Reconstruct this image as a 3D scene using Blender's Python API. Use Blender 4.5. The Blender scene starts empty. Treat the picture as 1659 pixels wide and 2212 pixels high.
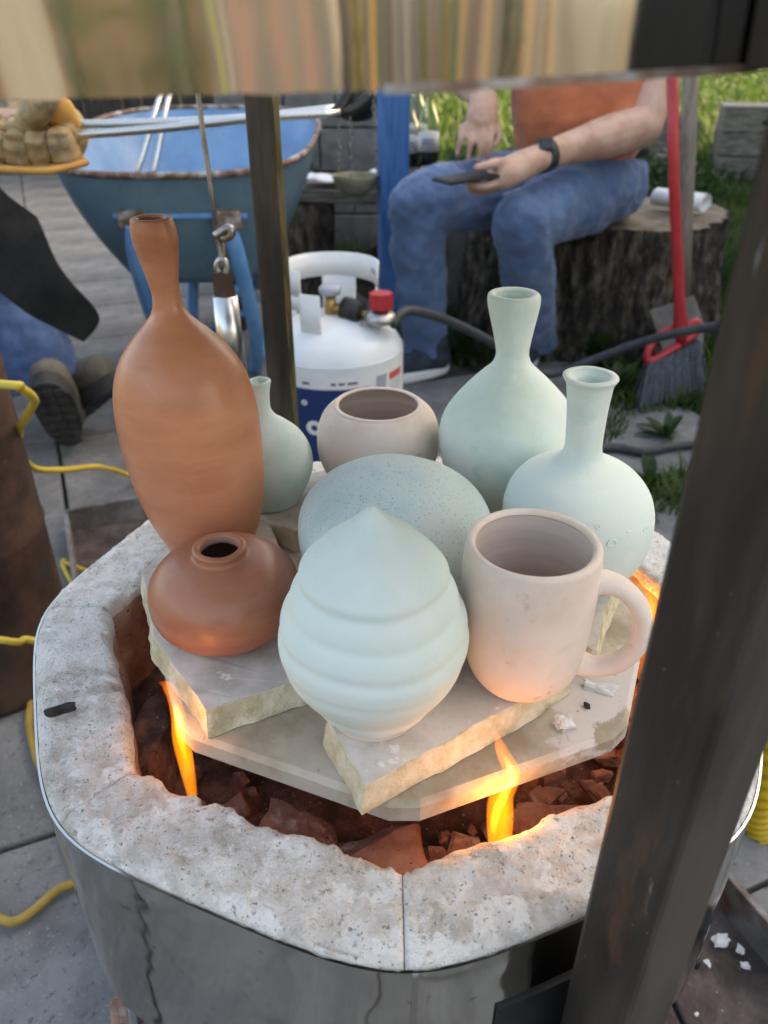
import bpy, bmesh, math, random
import numpy as np
from mathutils import Vector, Matrix, noise
R = math.radians
random.seed(7); rng = np.random.default_rng(7)
S = bpy.context.scene
COL = S.collection
# ------------------------------------------------------------ camera
CAM_H = 0.88; PITCH = R(31.0); FPX = 1662.0
cam = bpy.data.cameras.new('camera'); camo = bpy.data.objects.new('camera', cam); COL.objects.link(camo)
camo.location = (0, 0, CAM_H); camo.rotation_euler = (R(90) - PITCH, 0, 0)
cam.sensor_fit = 'VERTICAL'; cam.sensor_height = 36.0; cam.lens = 36.0 * FPX / 2212.0
cam.clip_start = 0.01; cam.clip_end = 500
cam.dof.use_dof = True; cam.dof.focus_distance = 0.50; cam.dof.aperture_fstop = cam.lens / 3.1
S.camera = camo
# ------------------------------------------------------------ world, sun, exposure
SUN_EL = R(30); SUN_AZ_VEC = Vector((0.95, 0.31, 0)).normalized()
w = bpy.data.worlds.new('World'); S.world = w; w.use_nodes = True
wn = w.node_tree.nodes; wl = w.node_tree.links
sky = wn.new('ShaderNodeTexSky'); sky.sky_type = 'NISHITA'; sky.sun_disc = False
sky.sun_elevation = SUN_EL; sky.sun_rotation = math.atan2(SUN_AZ_VEC.x, SUN_AZ_VEC.y)
sky.dust_density = 3.0; sky.air_density = 1.0; sky.ozone_density = 1.0
wl.new(sky.outputs[0], wn['Background'].inputs[0]); wn['Background'].inputs[1].default_value = 0.15
sun = bpy.data.lights.new('sun', 'SUN'); sun.energy = 3.2; sun.angle = R(0.5); sun.color = (1, .86, .66)
suno = bpy.data.objects.new('sun', sun); COL.objects.link(suno)
sd = Vector((SUN_AZ_VEC.x * math.cos(SUN_EL), SUN_AZ_VEC.y * math.cos(SUN_EL), math.sin(SUN_EL)))
suno.rotation_euler = sd.to_track_quat('Z', 'Y').to_euler(); suno.location = sd * 30
S.view_settings.view_transform = 'Standard'; S.view_settings.look = 'None'; S.view_settings.gamma = 1
S.view_settings.exposure = 2.3
try:
    S.view_settings.use_white_balance = True; S.view_settings.white_balance_temperature = 8700; S.view_settings.white_balance_tint = 10
except Exception: pass
S.render.engine = 'CYCLES'

# ------------------------------------------------------------ helpers
def at(u, v, y):
    """point at world depth y on the sight line of picture position (u, v) of 1659 x 2212"""
    a = (u - 829.5) / FPX; b = -(v - 1106) / FPX
    d = Vector((a, math.cos(PITCH) + b * math.sin(PITCH), -math.sin(PITCH) + b * math.cos(PITCH)))
    return Vector((0, 0, CAM_H)) + d * (y / d.y)
def tag(o, label, cat, group=None):
    o['label'] = label; o['category'] = cat
    if group: o['group'] = group
    return o
def struct(o): o['kind'] = 'structure'; return o
def stuff(o): o['kind'] = 'stuff'; return o
def empty(name, loc=(0, 0, 0)):
    o = bpy.data.objects.new(name, None); COL.objects.link(o); o.location = loc; o.empty_display_size = .05
    return o
def link(name, me, mat, parent=None, loc=None):
    o = bpy.data.objects.new(name, me); COL.objects.link(o)
    if mat is not None and len(me.materials) == 0:
        for m in (mat if isinstance(mat, (list, tuple)) else [mat]): me.materials.append(m)
    if loc is not None: o.location = loc
    if parent is not None:
        o.parent = parent
        # parts are written in world coordinates; the parents only translate / stay unrotated
        bpy.context.view_layer.update() if False else None
        o.matrix_parent_inverse = Matrix.Translation(-Vector(parent.location))
    return o
def mk(name, V, Fc, mat, parent=None, smooth=True, loc=None, mi=None):
    me = bpy.data.meshes.new(name); me.from_pydata([tuple(v) for v in V], [], [tuple(f) for f in Fc])
    if smooth: me.polygons.foreach_set('use_smooth', [True] * len(me.polygons))
    o = link(name, me, mat, parent, loc)
    if mi is not None: me.polygons.foreach_set('material_index', mi)
    me.update(); return o
class MB:
    def __init__(s): s.V = []; s.F = []
    def add(s, V, Fc):
        n = len(s.V); s.V += [Vector(v) for v in V]; s.F += [tuple(i + n for i in f) for f in Fc]; return s
    def build(s, name, mat, parent=None, smooth=True, loc=None): return mk(name, s.V, s.F, mat, parent, smooth, loc)
def catmull(P, n=8):
    P = [Vector(p) for p in P]; out = []
    for i in range(len(P) - 1):
        p0 = P[max(i - 1, 0)]; p1 = P[i]; p2 = P[i + 1]; p3 = P[min(i + 2, len(P) - 1)]
        for k in range(n):
            t = k / n
            out.append(.5 * ((2 * p1) + (p2 - p0) * t + (2 * p0 - 5 * p1 + 4 * p2 - p3) * t * t + (3 * p1 - p0 - 3 * p2 + p3) * t ** 3))
    out.append(P[-1]); return out
def lathe(prof, seg=72, cx=0, cy=0, cz=0, lean=0.0, wob=0.0, seed=0, cap=True):
    """prof: list of (r, z); closes at ends when r is 0"""
    V = []; Fc = []
    n = len(prof)
    for i, (r, z) in enumerate(prof):
        for k in range(seg):
            a = 2 * math.pi * k / seg
            rr = r
            if wob: rr += wob * noise.noise(Vector((math.cos(a) * 1.3 + seed, math.sin(a) * 1.3, z * 14)))
            V.append((cx + rr * math.cos(a) + lean * z, cy + rr * math.sin(a), cz + z))
    for i in range(n - 1):
        for k in range(seg):
            a = i * seg + k; b = i * seg + (k + 1) % seg
            Fc.append((a, b, b + seg, a + seg))
    if cap and prof[0][0] > 1e-6: Fc.append(tuple(range(seg - 1, -1, -1)))
    if cap and prof[-1][0] > 1e-6: Fc.append(tuple((n - 1) * seg + k for k in range(seg)))
    return V, Fc
def tube(P, r, seg=10, smooth=0, sx=1.0, cap=True, up=None):
    if smooth: 
        rr = r if isinstance(r, (list, tuple)) else None
        if rr: r4 = catmull([Vector((x, 0, 0)) for x in rr], smooth); r = [max(q.x, 1e-4) for q in r4]
        P = catmull(P, smooth)
    P = [Vector(p) for p in P]; n = len(P)
    rad = r if isinstance(r, (list, tuple)) else [r] * n
    V = []; Fc = []
    t0 = (P[1] - P[0]).normalized(); ref = Vector(up) if up else (Vector((0, 0, 1)) if abs(t0.z) < .9 else Vector((1, 0, 0)))
    nrm = (ref - t0 * ref.dot(t0)).normalized()
    for i in range(n):
        t = (P[min(i + 1, n - 1)] - P[max(i - 1, 0)])
        t = t.normalized() if t.length > 1e-9 else t0
        nrm = (nrm - t * nrm.dot(t)).normalized(); bi = t.cross(nrm)
        for k in range(seg):
            a = 2 * math.pi * k / seg
            V.append(P[i] + (nrm * math.cos(a) + bi * math.sin(a) * sx) * rad[i])
    for i in range(n - 1):
        for k in range(seg):
            a = i * seg + k; b = i * seg + (k + 1) % seg
            Fc.append((a, b, b + seg, a + seg))
    if cap: Fc.append(tuple(range(seg - 1, -1, -1))); Fc.append(tuple((n - 1) * seg + k for k in range(seg)))
    return V, Fc
def capsule(P, r, seg=12, sx=1.0, up=None, smooth=4):
    """rounded ends"""
    P = [Vector(p) for p in P]; r = list(r) if isinstance(r, (list, tuple)) else [r] * len(P)
    Pc = catmull(P, smooth); rc = [max(q.x, 1e-4) for q in catmull([Vector((x, 0, 0)) for x in r], smooth)]
    d0 = (Pc[0] - Pc[1]).normalized(); d1 = (Pc[-1] - Pc[-2]).normalized()
    A = [Pc[0] + d0 * rc[0] * q for q in (.98, .8, .45)]; ra = [rc[0] * q for q in (.2, .6, .9)]
    B = [Pc[-1] + d1 * rc[-1] * q for q in (.45, .8, .98)]; rb = [rc[-1] * q for q in (.9, .6, .2)]
    return tube(A + Pc + B, ra + rc + rb, seg, 0, sx, True, up)
def ellipsoid(c, rad, seg=20, rings=12, M=None):
    V = []; Fc = []
    prof = [(max(math.sin(math.pi * i / rings), 1e-4), -math.cos(math.pi * i / rings)) for i in range(rings + 1)]
    v, f = lathe(prof, seg)
    for p in v:
        q = Vector((p[0] * rad[0], p[1] * rad[1], p[2] * rad[2]))
        if M is not None: q = M @ q
        V.append(q + Vector(c))
    return V, f
def boxv(c, s, rot=None, bev=0.0):
    """bevelled box"""
    bm = bmesh.new(); bmesh.ops.create_cube(bm, size=1)
    for v in bm.verts: v.co = Vector((v.co.x * s[0], v.co.y * s[1], v.co.z * s[2]))
    if bev: bmesh.ops.bevel(bm, geom=list(bm.edges), offset=bev, segments=2, affect='EDGES', profile=.5)
    bm.verts.index_update()
    M = Matrix.Identity(3)
    if rot is not None: M = rot if isinstance(rot, Matrix) else Matrix.Rotation(rot, 3, 'Z')
    V = [M @ v.co + Vector(c) for v in bm.verts]; Fc = [[v.index for v in f.verts] for f in bm.faces]
    bm.free(); return V, Fc
def solid(o, t, off=-1):
    m = o.modifiers.new('thick', 'SOLIDIFY'); m.thickness = t; m.offset = off; return o
def remesh(o, vox, sm=2):
    m = o.modifiers.new('skin', 'REMESH'); m.mode = 'VOXEL'; m.voxel_size = vox; m.use_smooth_shade = True
    if sm:
        q = o.modifiers.new('soft', 'SMOOTH'); q.factor = .5; q.iterations = sm
    return o
def dup(root, loc=None, rotz=0):
    r = root.copy(); COL.objects.link(r)
    if loc is not None: r.location = loc
    r.rotation_euler.z = root.rotation_euler.z + rotz
    for ch in list(root.children):
        c = ch.copy(); COL.objects.link(c); c.parent = r; c.matrix_parent_inverse = ch.matrix_parent_inverse.copy()
        for g in list(ch.children):
            d = g.copy(); COL.objects.link(d); d.parent = c; d.matrix_parent_inverse = g.matrix_parent_inverse.copy()
    return r
# ------------------------------------------------------------ materials
def mat(name, base=(.5, .5, .5), rough=.6, metal=0.0, cols=None, scale=20, detail=6, bump=0.0, bscale=None, bdist=.002,
        specks=None, spec=.5, stretch=None, patches=None, coord='Object', sheen=0, trans=0, ior=1.45, fine=None):
    m = bpy.data.materials.new(name); m.use_nodes = True; nt = m.node_tree; N = nt.nodes; L = nt.links
    p = N['Principled BSDF']; p.inputs['Roughness'].default_value = rough; p.inputs['Metallic'].default_value = metal
    p.inputs['Specular IOR Level'].default_value = spec; p.inputs['IOR'].default_value = ior
    p.inputs['Base Color'].default_value = (*base, 1)
    if sheen: p.inputs['Sheen Weight'].default_value = sheen
    if trans: p.inputs['Transmission Weight'].default_value = trans
    tc = N.new('ShaderNodeTexCoord'); vec = tc.outputs[coord]
    if stretch:
        mp = N.new('ShaderNodeMapping'); mp.inputs['Scale'].default_value = stretch; L.new(vec, mp.inputs[0]); vec = mp.outputs[0]
    def nz(sc, det=6, ro=.6):
        n = N.new('ShaderNodeTexNoise'); n.inputs['Scale'].default_value = sc; n.inputs['Detail'].default_value = det
        n.inputs['Roughness'].default_value = ro; L.new(vec, n.inputs['Vector']); return n
    col = None
    if cols:
        n = nz(scale, detail); r = N.new('ShaderNodeValToRGB'); e = r.color_ramp.elements
        e[0].position = .38; e[1].position = .62; e[0].color = (*cols[0], 1); e[1].color = (*cols[-1], 1)
        for i, c in enumerate(cols[1:-1]):
            q = e.new(.38 + .24 * (i + 1) / (len(cols) - 1)); q.color = (*c, 1)
        L.new(n.outputs['Fac'], r.inputs[0]); col = r.outputs[0]
    def mixin(col, fac, c2):
        mx = N.new('ShaderNodeMix'); mx.data_type = 'RGBA'
        if col is None: mx.inputs[6].default_value = (*base, 1)
        else: L.new(col, mx.inputs[6])
        mx.inputs[7].default_value = (*c2, 1); L.new(fac, mx.inputs[0]); return mx.outputs[2]
    for (sc, lo, hi, c2) in (patches or []):
        n = nz(sc, 8, .65); r = N.new('ShaderNodeMapRange'); r.inputs[1].default_value = lo; r.inputs[2].default_value = hi
        L.new(n.outputs['Fac'], r.inputs[0]); col = mixin(col, r.outputs[0], c2)
    for (sc, rad, c2) in (specks or []):
        vo = N.new('ShaderNodeTexVoronoi'); vo.inputs['Scale'].default_value = sc; L.new(vec, vo.inputs['Vector'])
        sz = N.new('ShaderNodeMath'); sz.operation = 'LESS_THAN'
        wv = N.new('ShaderNodeMath'); wv.operation = 'MULTIPLY'; wv.inputs[1].default_value = rad
        sp = N.new('ShaderNodeSeparateColor'); L.new(vo.outputs['Color'], sp.inputs[0]); L.new(sp.outputs[0], wv.inputs[0])
        L.new(vo.outputs['Distance'], sz.inputs[0]); L.new(wv.outputs[0], sz.inputs[1]); col = mixin(col, sz.outputs[0], c2)
    if col is not None: L.new(col, p.inputs['Base Color'])
    prev = None
    for (s_, b_, d_) in ([(bscale or scale * 3, bump, bdist)] if bump else []) + (fine or []):
        n = nz(s_, 6); bp = N.new('ShaderNodeBump'); bp.inputs['Strength'].default_value = b_; bp.inputs['Distance'].default_value = d_
        L.new(n.outputs['Fac'], bp.inputs['Height'])
        if prev is not None: L.new(prev, bp.inputs['Normal'])
        prev = bp.outputs[0]
    if prev is not None: L.new(prev, p.inputs['Normal'])
    return m
M = {}
GL = (.56, .69, .635)
M['celadon'] = mat('celadon', cols=[(.63, .74, .69), (.67, .77, .72), (.69, .78, .74)], scale=14, rough=.75, spec=.25, bump=.35, bscale=120, bdist=.0010,
                   patches=[(30, .60, .70, (.74, .79, .77)), (11, .52, .70, (.71, .77, .73)), (16, .60, .70, (.59, .72, .68))], specks=[(85, .03, (.30, .36, .33))], fine=[(900, .25, .0004)])
M['celadon_green'] = mat('celadon_green', cols=[(.56, .69, .62), (.62, .74, .675), (.68, .77, .71)], scale=16, rough=.75, spec=.25, bump=.35, bscale=110, bdist=.0010,
                         patches=[(45, .62, .7, (.68, .75, .64)), (12, .54, .68, (.70, .78, .73)), (20, .60, .68, (.53, .67, .60))], specks=[(80, .035, (.25, .30, .28))], fine=[(900, .25, .0004)])
M['speckled'] = mat('speckled', cols=[(.46, .58, .575), (.54, .655, .64), (.58, .66, .63)], scale=12, rough=.75, spec=.25, bump=.3, bscale=150, bdist=.0009,
                    specks=[(520, .30, (.30, .39, .39)), (260, .15, (.24, .32, .33))], fine=[(1200, .2, .0003)])
M['bisque'] = mat('bisque', cols=[(.72, .595, .51), (.77, .655, .575), (.80, .71, .635)], scale=18, rough=.85, spec=.2, bump=.2, bscale=300, bdist=.0006,
                  specks=[(75, .03, (.30, .24, .2))], fine=[(900, .3, .0004)], patches=[(25, .58, .72, (.68, .66, .60)), (9, .55, .68, (.66, .52, .44)), (60, .64, .70, (.60, .50, .42))])
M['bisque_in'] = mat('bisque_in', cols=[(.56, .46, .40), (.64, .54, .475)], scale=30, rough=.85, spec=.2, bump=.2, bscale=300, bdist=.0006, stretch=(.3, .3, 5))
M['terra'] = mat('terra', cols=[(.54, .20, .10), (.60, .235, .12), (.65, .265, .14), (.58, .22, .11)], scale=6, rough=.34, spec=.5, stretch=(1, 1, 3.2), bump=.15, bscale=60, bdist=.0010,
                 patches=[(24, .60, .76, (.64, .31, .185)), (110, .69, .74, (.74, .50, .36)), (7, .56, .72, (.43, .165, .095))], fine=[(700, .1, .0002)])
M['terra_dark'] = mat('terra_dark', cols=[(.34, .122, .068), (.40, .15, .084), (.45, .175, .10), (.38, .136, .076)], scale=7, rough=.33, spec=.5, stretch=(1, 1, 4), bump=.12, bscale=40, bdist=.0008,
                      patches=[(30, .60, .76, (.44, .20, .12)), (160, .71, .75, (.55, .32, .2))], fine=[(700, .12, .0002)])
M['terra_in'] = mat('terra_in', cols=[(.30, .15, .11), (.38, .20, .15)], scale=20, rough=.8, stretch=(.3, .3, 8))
M['shard_top'] = mat('shard_top', cols=[(.46, .41, .36), (.58, .525, .47), (.67, .62, .57)], scale=26, rough=.9, bump=.3, bscale=300, bdist=.0006,
                     specks=[(120, .05, (.12, .10, .08)), (320, .06, (.25, .2, .17))], patches=[(30, .60, .72, (.62, .62, .50)), (13, .58, .68, (.50, .44, .36)), (70, .62, .67, (.74, .71, .68))])
M['shard_side'] = mat('shard_side', cols=[(.48, .41, .26), (.60, .53, .37), (.70, .64, .50)], scale=50, rough=.95, bump=1, bscale=260, bdist=.002, fine=[(900, .6, .0006)])
M['shelf'] = mat('shelf', cols=[(.30, .25, .18), (.42, .36, .275), (.50, .445, .37)], scale=16, rough=.85, bump=.3, bscale=250, bdist=.0006,
                 patches=[(7, .52, .54, (.53, .485, .45)), (26, .62, .72, (.33, .28, .19)), (160, .64, .70, (.26, .22, .18))], specks=[(110, .045, (.12, .10, .08))], fine=[(900, .2, .0003)])
M['castable'] = mat('castable', cols=[(.48, .425, .365), (.61, .565, .515), (.72, .685, .645)], scale=60, detail=12, rough=.95, bump=1, bscale=240, bdist=.0022,
                    patches=[(9, .47, .62, (.74, .71, .67)), (55, .54, .60, (.78, .755, .72)), (150, .60, .66, (.40, .345, .29)), (330, .60, .65, (.26, .225, .19)), (26, .64, .74, (.32, .27, .225)), (500, .60, .68, (.76, .74, .72)), (230, .65, .70, (.16, .14, .12))],
                    fine=[(620, 1, .0014)])
M['hot_wall'] = mat('hot_wall', cols=[(.20, .11, .075), (.32, .20, .14), (.42, .33, .27)], scale=20, rough=.95, bump=.9, bscale=120, bdist=.003, specks=[(150, .2, (.06, .04, .03))])
M['fire_brick'] = mat('fire_brick', cols=[(.15, .072, .055), (.25, .125, .092), (.35, .21, .165)], scale=26, rough=.95, bump=.8, bscale=110, bdist=.003,
                      patches=[(22, .56, .66, (.50, .40, .35))], specks=[(160, .15, (.05, .03, .03))])
M['rubble'] = mat('rubble', cols=[(.09, .05, .04), (.18, .09, .066), (.29, .15, .11)], scale=40, rough=1, bump=1, bscale=130, bdist=.006, specks=[(150, .2, (.32, .25, .2))])
def steel(name, col, rough, streak=.0, dirt=None, aniso=0, wave=0.0):
    m = bpy.data.materials.new(name); m.use_nodes = True; nt = m.node_tree; N = nt.nodes; L = nt.links; p = N['Principled BSDF']
    p.inputs['Metallic'].default_value = 1; p.inputs['Roughness'].default_value = rough; p.inputs['Base Color'].default_value = (*col, 1)
    tc = N.new('ShaderNodeTexCoord'); mp = N.new('ShaderNodeMapping'); mp.inputs['Scale'].default_value = (1, 1, .05); L.new(tc.outputs['Object'], mp.inputs[0])
    n = N.new('ShaderNodeTexNoise'); n.inputs['Scale'].default_value = 120; n.inputs['Detail'].default_value = 5; L.new(mp.outputs[0], n.inputs['Vector'])
    if streak:
        r = N.new('ShaderNodeMapRange'); r.inputs[3].default_value = max(rough - streak, .03); r.inputs[4].default_value = rough + streak
        L.new(n.outputs['Fac'], r.inputs[0]); L.new(r.outputs[0], p.inputs['Roughness'])
    prev = None
    if wave:
        n2 = N.new('ShaderNodeTexNoise'); n2.inputs['Scale'].default_value = 14; n2.inputs['Detail'].default_value = 2; L.new(tc.outputs['Object'], n2.inputs['Vector'])
        b = N.new('ShaderNodeBump'); b.inputs['Strength'].default_value = .4; b.inputs['Distance'].default_value = wave; L.new(n2.outputs['Fac'], b.inputs['Height']); prev = b.outputs[0]
    b2 = N.new('ShaderNodeBump'); b2.inputs['Strength'].default_value = .08; b2.inputs['Distance'].default_value = .0005; L.new(n.outputs['Fac'], b2.inputs['Height'])
    if prev is not None: L.new(prev, b2.inputs['Normal'])
    L.new(b2.outputs[0], p.inputs['Normal'])
    if dirt:
        col_o = None
        for (sc, lo, hi, c2) in dirt:
            n3 = N.new('ShaderNodeTexNoise'); n3.inputs['Scale'].default_value = sc; n3.inputs['Detail'].default_value = 8; L.new(tc.outputs['Object'], n3.inputs['Vector'])
            r3 = N.new('ShaderNodeMapRange'); r3.inputs[1].default_value = lo; r3.inputs[2].default_value = hi; L.new(n3.outputs['Fac'], r3.inputs[0])
            mx = N.new('ShaderNodeMix'); mx.data_type = 'RGBA'; L.new(r3.outputs[0], mx.inputs[0]); mx.inputs[7].default_value = (*c2, 1)
            if col_o is None: mx.inputs[6].default_value = (*col, 1)
            else: L.new(col_o, mx.inputs[6])
            col_o = mx.outputs[2]
        L.new(col_o, p.inputs['Base Color'])
    return m
M['shell'] = steel('shell', (.58, .58, .55), .08, .04, dirt=[(60, .66, .72, (.30, .28, .25)), (400, .72, .74, (.8, .8, .78))], wave=.004)
M['hood'] = steel('hood', (.50, .51, .525), .08, .06, dirt=[(7, .58, .76, (.40, .37, .33)), (50, .66, .75, (.24, .19, .15))], wave=.003)
M['rod'] = steel('rod', (.62, .62, .60), .3, .1)
M['dull_steel'] = steel('dull_steel', (.45, .44, .42), .4, .1, dirt=[(40, .5, .7, (.22, .15, .11))])
M['post'] = mat('post', cols=[(.018, .0145, .012), (.036, .028, .022), (.060, .047, .037)], scale=9, rough=.45, spec=.5, stretch=(3, 3, .6), bump=.2, bscale=90, bdist=.001,
                patches=[(16, .58, .72, (.085, .042, .022)), (22, .68, .73, (.30, .30, .30))], specks=[(90, .045, (.4, .4, .38))])
M['rust_post'] = mat('rust_post', cols=[(.022, .017, .013), (.045, .034, .025), (.075, .06, .045)], scale=9, rough=.5, spec=.4, stretch=(3, 3, .5), bump=.2, bscale=90, bdist=.001,
                     patches=[(20, .60, .70, (.10, .042, .022)), (40, .66, .72, (.20, .20, .19))])
M['rust'] = mat('rust', cols=[(.03, .018, .014), (.06, .032, .022), (.095, .05, .032)], scale=11, rough=.85, bump=.6, bscale=60, bdist=.003, patches=[(5, .58, .7, (.05, .045, .04)), (40, .66, .72, (.16, .07, .04))])
M['concrete'] = mat('concrete', cols=[(.135, .131, .126), (.178, .174, .168), (.22, .215, .207)], scale=12, detail=9, rough=.9, bump=.5, bscale=140, bdist=.002,
                    patches=[(2.5, .50, .66, (.115, .112, .108)), (30, .62, .72, (.27, .265, .256)), (110, .58, .64, (.10, .098, .094)), (260, .60, .66, (.30, .295, .287))], specks=[(70, .05, (.40, .40, .39))], fine=[(500, .4, .0008)])
M['soil'] = mat('soil', cols=[(.035, .03, .024), (.06, .05, .038), (.09, .075, .055)], scale=12, rough=1, bump=1, bscale=60, bdist=.01, patches=[(2, .5, .6, (.05, .065, .025))])
M['ash'] = mat('ash', cols=[(.055, .042, .036), (.095, .07, .06), (.14, .11, .095)], scale=18, rough=1, bump=1, bscale=90, bdist=.006, specks=[(90, .12, (.36, .34, .32)), (40, .06, (.5, .48, .45))])
M['angle_iron'] = mat('angle_iron', cols=[(.14, .135, .125), (.22, .21, .20), (.30, .29, .28)], scale=14, rough=.6, metal=.4, bump=.3, bscale=70, patches=[(10, .56, .68, (.13, .075, .045))])
M['blue_paint'] = mat('blue_paint', cols=[(.085, .155, .20), (.10, .185, .235), (.125, .215, .265)], scale=6, rough=.55, bump=.1, bscale=50, patches=[(18, .64, .74, (.09, .10, .10)), (60, .7, .74, (.2, .12, .07))])
M['blue_in'] = mat('blue_in', cols=[(.12, .25, .42), (.15, .30, .49), (.18, .34, .53)], scale=6, rough=.4, patches=[(12, .63, .72, (.04, .11, .25))])
M['blue_tube'] = mat('blue_tube', cols=[(.09, .26, .52), (.13, .34, .62)], scale=14, rough=.4, patches=[(45, .64, .70, (.16, .15, .12))])
M['blue_post'] = mat('blue_post', cols=[(.025, .11, .30), (.04, .16, .40), (.05, .18, .42)], scale=14, rough=.55, stretch=(4, 4, .4), bump=.3, bscale=60)
M['rim_rust'] = mat('rim_rust', cols=[(.12, .06, .035), (.22, .14, .10), (.42, .40, .38)], scale=30, rough=.6, metal=.3, bump=.5, bscale=120)
M['tank'] = mat('tank', cols=[(.62, .66, .68), (.70, .73, .74)], scale=6, rough=.3, specks=[(60, .05, (.5, .45, .38))])
M['tank_ring'] = mat('tank_ring', cols=[(.66, .68, .68), (.72, .73, .72)], scale=10, rough=.35, specks=[(70, .08, (.35, .30, .25))])
M['navy'] = mat('navy', base=(.012, .04, .14), rough=.35)
M['light_blue'] = mat('light_blue', base=(.09, .20, .48), rough=.35)
M['label_grey'] = mat('label_grey', base=(.34, .36, .42), rough=.4)
M['white'] = mat('white', cols=[(.68, .69, .69), (.76, .76, .75)], scale=20, rough=.5)
M['paper_grey'] = mat('paper_grey', cols=[(.42, .45, .48), (.62, .64, .66)], scale=160, rough=.6)
M['red'] = mat('red', cols=[(.42, .025, .03), (.52, .04, .045)], scale=20, rough=.4)
M['red_label'] = mat('red_label', base=(.62, .10, .08), rough=.4)
M['ink'] = mat('ink', base=(.05, .07, .14), rough=.5)
M['black'] = mat('black', cols=[(.010, .010, .011), (.022, .022, .024)], scale=30, rough=.5)
M['rubber'] = mat('rubber', cols=[(.028, .03, .034), (.05, .052, .058)], scale=30, rough=.55)
M['brass'] = mat('brass', base=(.40, .27, .10), rough=.35, metal=.8)
M['post_glint'] = mat('post_glint', cols=[(.16, .13, .06), (.30, .25, .12), (.10, .085, .06)], scale=30, rough=.35, metal=.7, stretch=(3, 3, .4))  # golden reflection painted as a colour of its own
M['denim'] = mat('denim', cols=[(.055, .105, .21), (.070, .13, .25), (.088, .155, .285)], scale=7, rough=.9, sheen=.2, bump=.4, bscale=24, bdist=.010, patches=[(6, .54, .76, (.14, .22, .36))], fine=[(420, .4, .0008)])
M['denim_dark'] = mat('denim_dark', cols=[(.03, .065, .15), (.05, .10, .22), (.08, .15, .29)], scale=8, rough=.9, sheen=.2, bump=.4, bscale=24, bdist=.010, fine=[(420, .4, .0008)])
M['stitch'] = mat('stitch', base=(.34, .40, .50), rough=.8)
M['orange'] = mat('orange', cols=[(.46, .125, .05), (.56, .165, .068)], scale=8, rough=.9, sheen=.3, bump=.35, bscale=14, bdist=.012)
M['skin'] = mat('skin', cols=[(.44, .25, .18), (.53, .32, .235), (.58, .37, .29)], scale=16, rough=.55, bump=.15, bscale=180, bdist=.001)
M['leather'] = mat('leather', cols=[(.26, .18, .09), (.38, .27, .14), (.46, .34, .19)], scale=26, rough=.85, bump=.5, bscale=70, bdist=.003, patches=[(22, .52, .66, (.13, .115, .095)), (50, .6, .7, (.42, .33, .22))])
M['leather_orange'] = mat('leather_orange', cols=[(.48, .24, .06), (.60, .33, .10)], scale=16, rough=.9, bump=.4, bscale=60, bdist=.003)
M['apron'] = mat('apron', cols=[(.006, .007, .007), (.012, .013, .013), (.020, .019, .017)], scale=9, spec=.2, rough=.8, bump=.4, bscale=30, patches=[(12, .66, .72, (.20, .13, .09)), (50, .70, .74, (.3, .28, .25))])
M['boot'] = mat('boot', cols=[(.09, .08, .065), (.15, .135, .11)], scale=18, rough=.85, bump=.4, bscale=60)
M['sole'] = mat('sole', cols=[(.028, .028, .027), (.055, .054, .052)], scale=18, rough=.8, bump=.6, bscale=70, bdist=.004)
M['shoe'] = mat('shoe', cols=[(.012, .018, .03), (.03, .045, .06)], scale=30, rough=.8, patches=[(20, .62, .66, (.03, .14, .25))])
M['bark'] = mat('bark', cols=[(.025, .02, .016), (.075, .058, .044), (.17, .14, .11)], scale=24, rough=1, stretch=(1.6, 1.6, .6), bump=1, bscale=40, bdist=.03, patches=[(9, .52, .64, (.028, .024, .018)), (7, .60, .68, (.20, .145, .085)), (60, .62, .7, (.26, .23, .19))])
M['cut_wood'] = mat('cut_wood', cols=[(.12, .09, .06), (.22, .17, .12)], scale=20, rough=.95, bump=.6, bscale=60)
M['handle_wood'] = mat('handle_wood', cols=[(.17, .14, .11), (.27, .225, .18)], scale=20, rough=.8, stretch=(4, 4, .4), bump=.2)
M['old_wood'] = mat('old_wood', cols=[(.085, .075, .06), (.14, .12, .10), (.20, .18, .15)], scale=10, rough=.9, stretch=(1, 1, 6), bump=.4, bscale=40)
M['dark_wood'] = mat('dark_wood', cols=[(.018, .016, .014), (.04, .035, .03)], scale=10, rough=.9, stretch=(5, 5, .5), bump=.4)
M['grey_block'] = mat('grey_block', cols=[(.13, .125, .118), (.20, .19, .18)], scale=14, rough=.95, bump=.6, bscale=80)
M['cloth'] = mat('cloth', cols=[(.55, .60, .66), (.68, .71, .74)], scale=10, rough=.9, bump=.4, bscale=20, bdist=.01)
M['clay_bowl'] = mat('clay_bowl', cols=[(.30, .26, .17), (.40, .35, .24)], scale=12, rough=.8, patches=[(16, .6, .7, (.2, .12, .07))])
M['glass'] = mat('glass', base=(.86, .90, .84), rough=.04, trans=1.0)
M['spade'] = mat('spade', cols=[(.16, .15, .14), (.24, .225, .21)], scale=16, rough=.7, metal=.2, bump=.3)
M['bristle'] = mat('bristle', cols=[(.05, .058, .072), (.14, .155, .18)], scale=60, rough=.8, stretch=(6, 6, .3))
M['yellow_cord'] = mat('yellow_cord', cols=[(.60, .42, .04), (.70, .52, .08)], scale=30, rough=.5)
M['ochre_cord'] = mat('ochre_cord', cols=[(.32, .20, .04), (.44, .28, .06)], scale=30, rough=.7)
M['yellow_hose'] = mat('yellow_hose', cols=[(.52, .32, .012), (.62, .41, .02)], scale=20, rough=.4)
M['grass'] = mat('grass', cols=[(.022, .052, .009), (.045, .088, .015), (.085, .13, .025)], scale=3.5, rough=.7)
M['leaf'] = mat('leaf', cols=[(.020, .052, .012), (.040, .085, .02)], scale=20, rough=.55)
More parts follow.
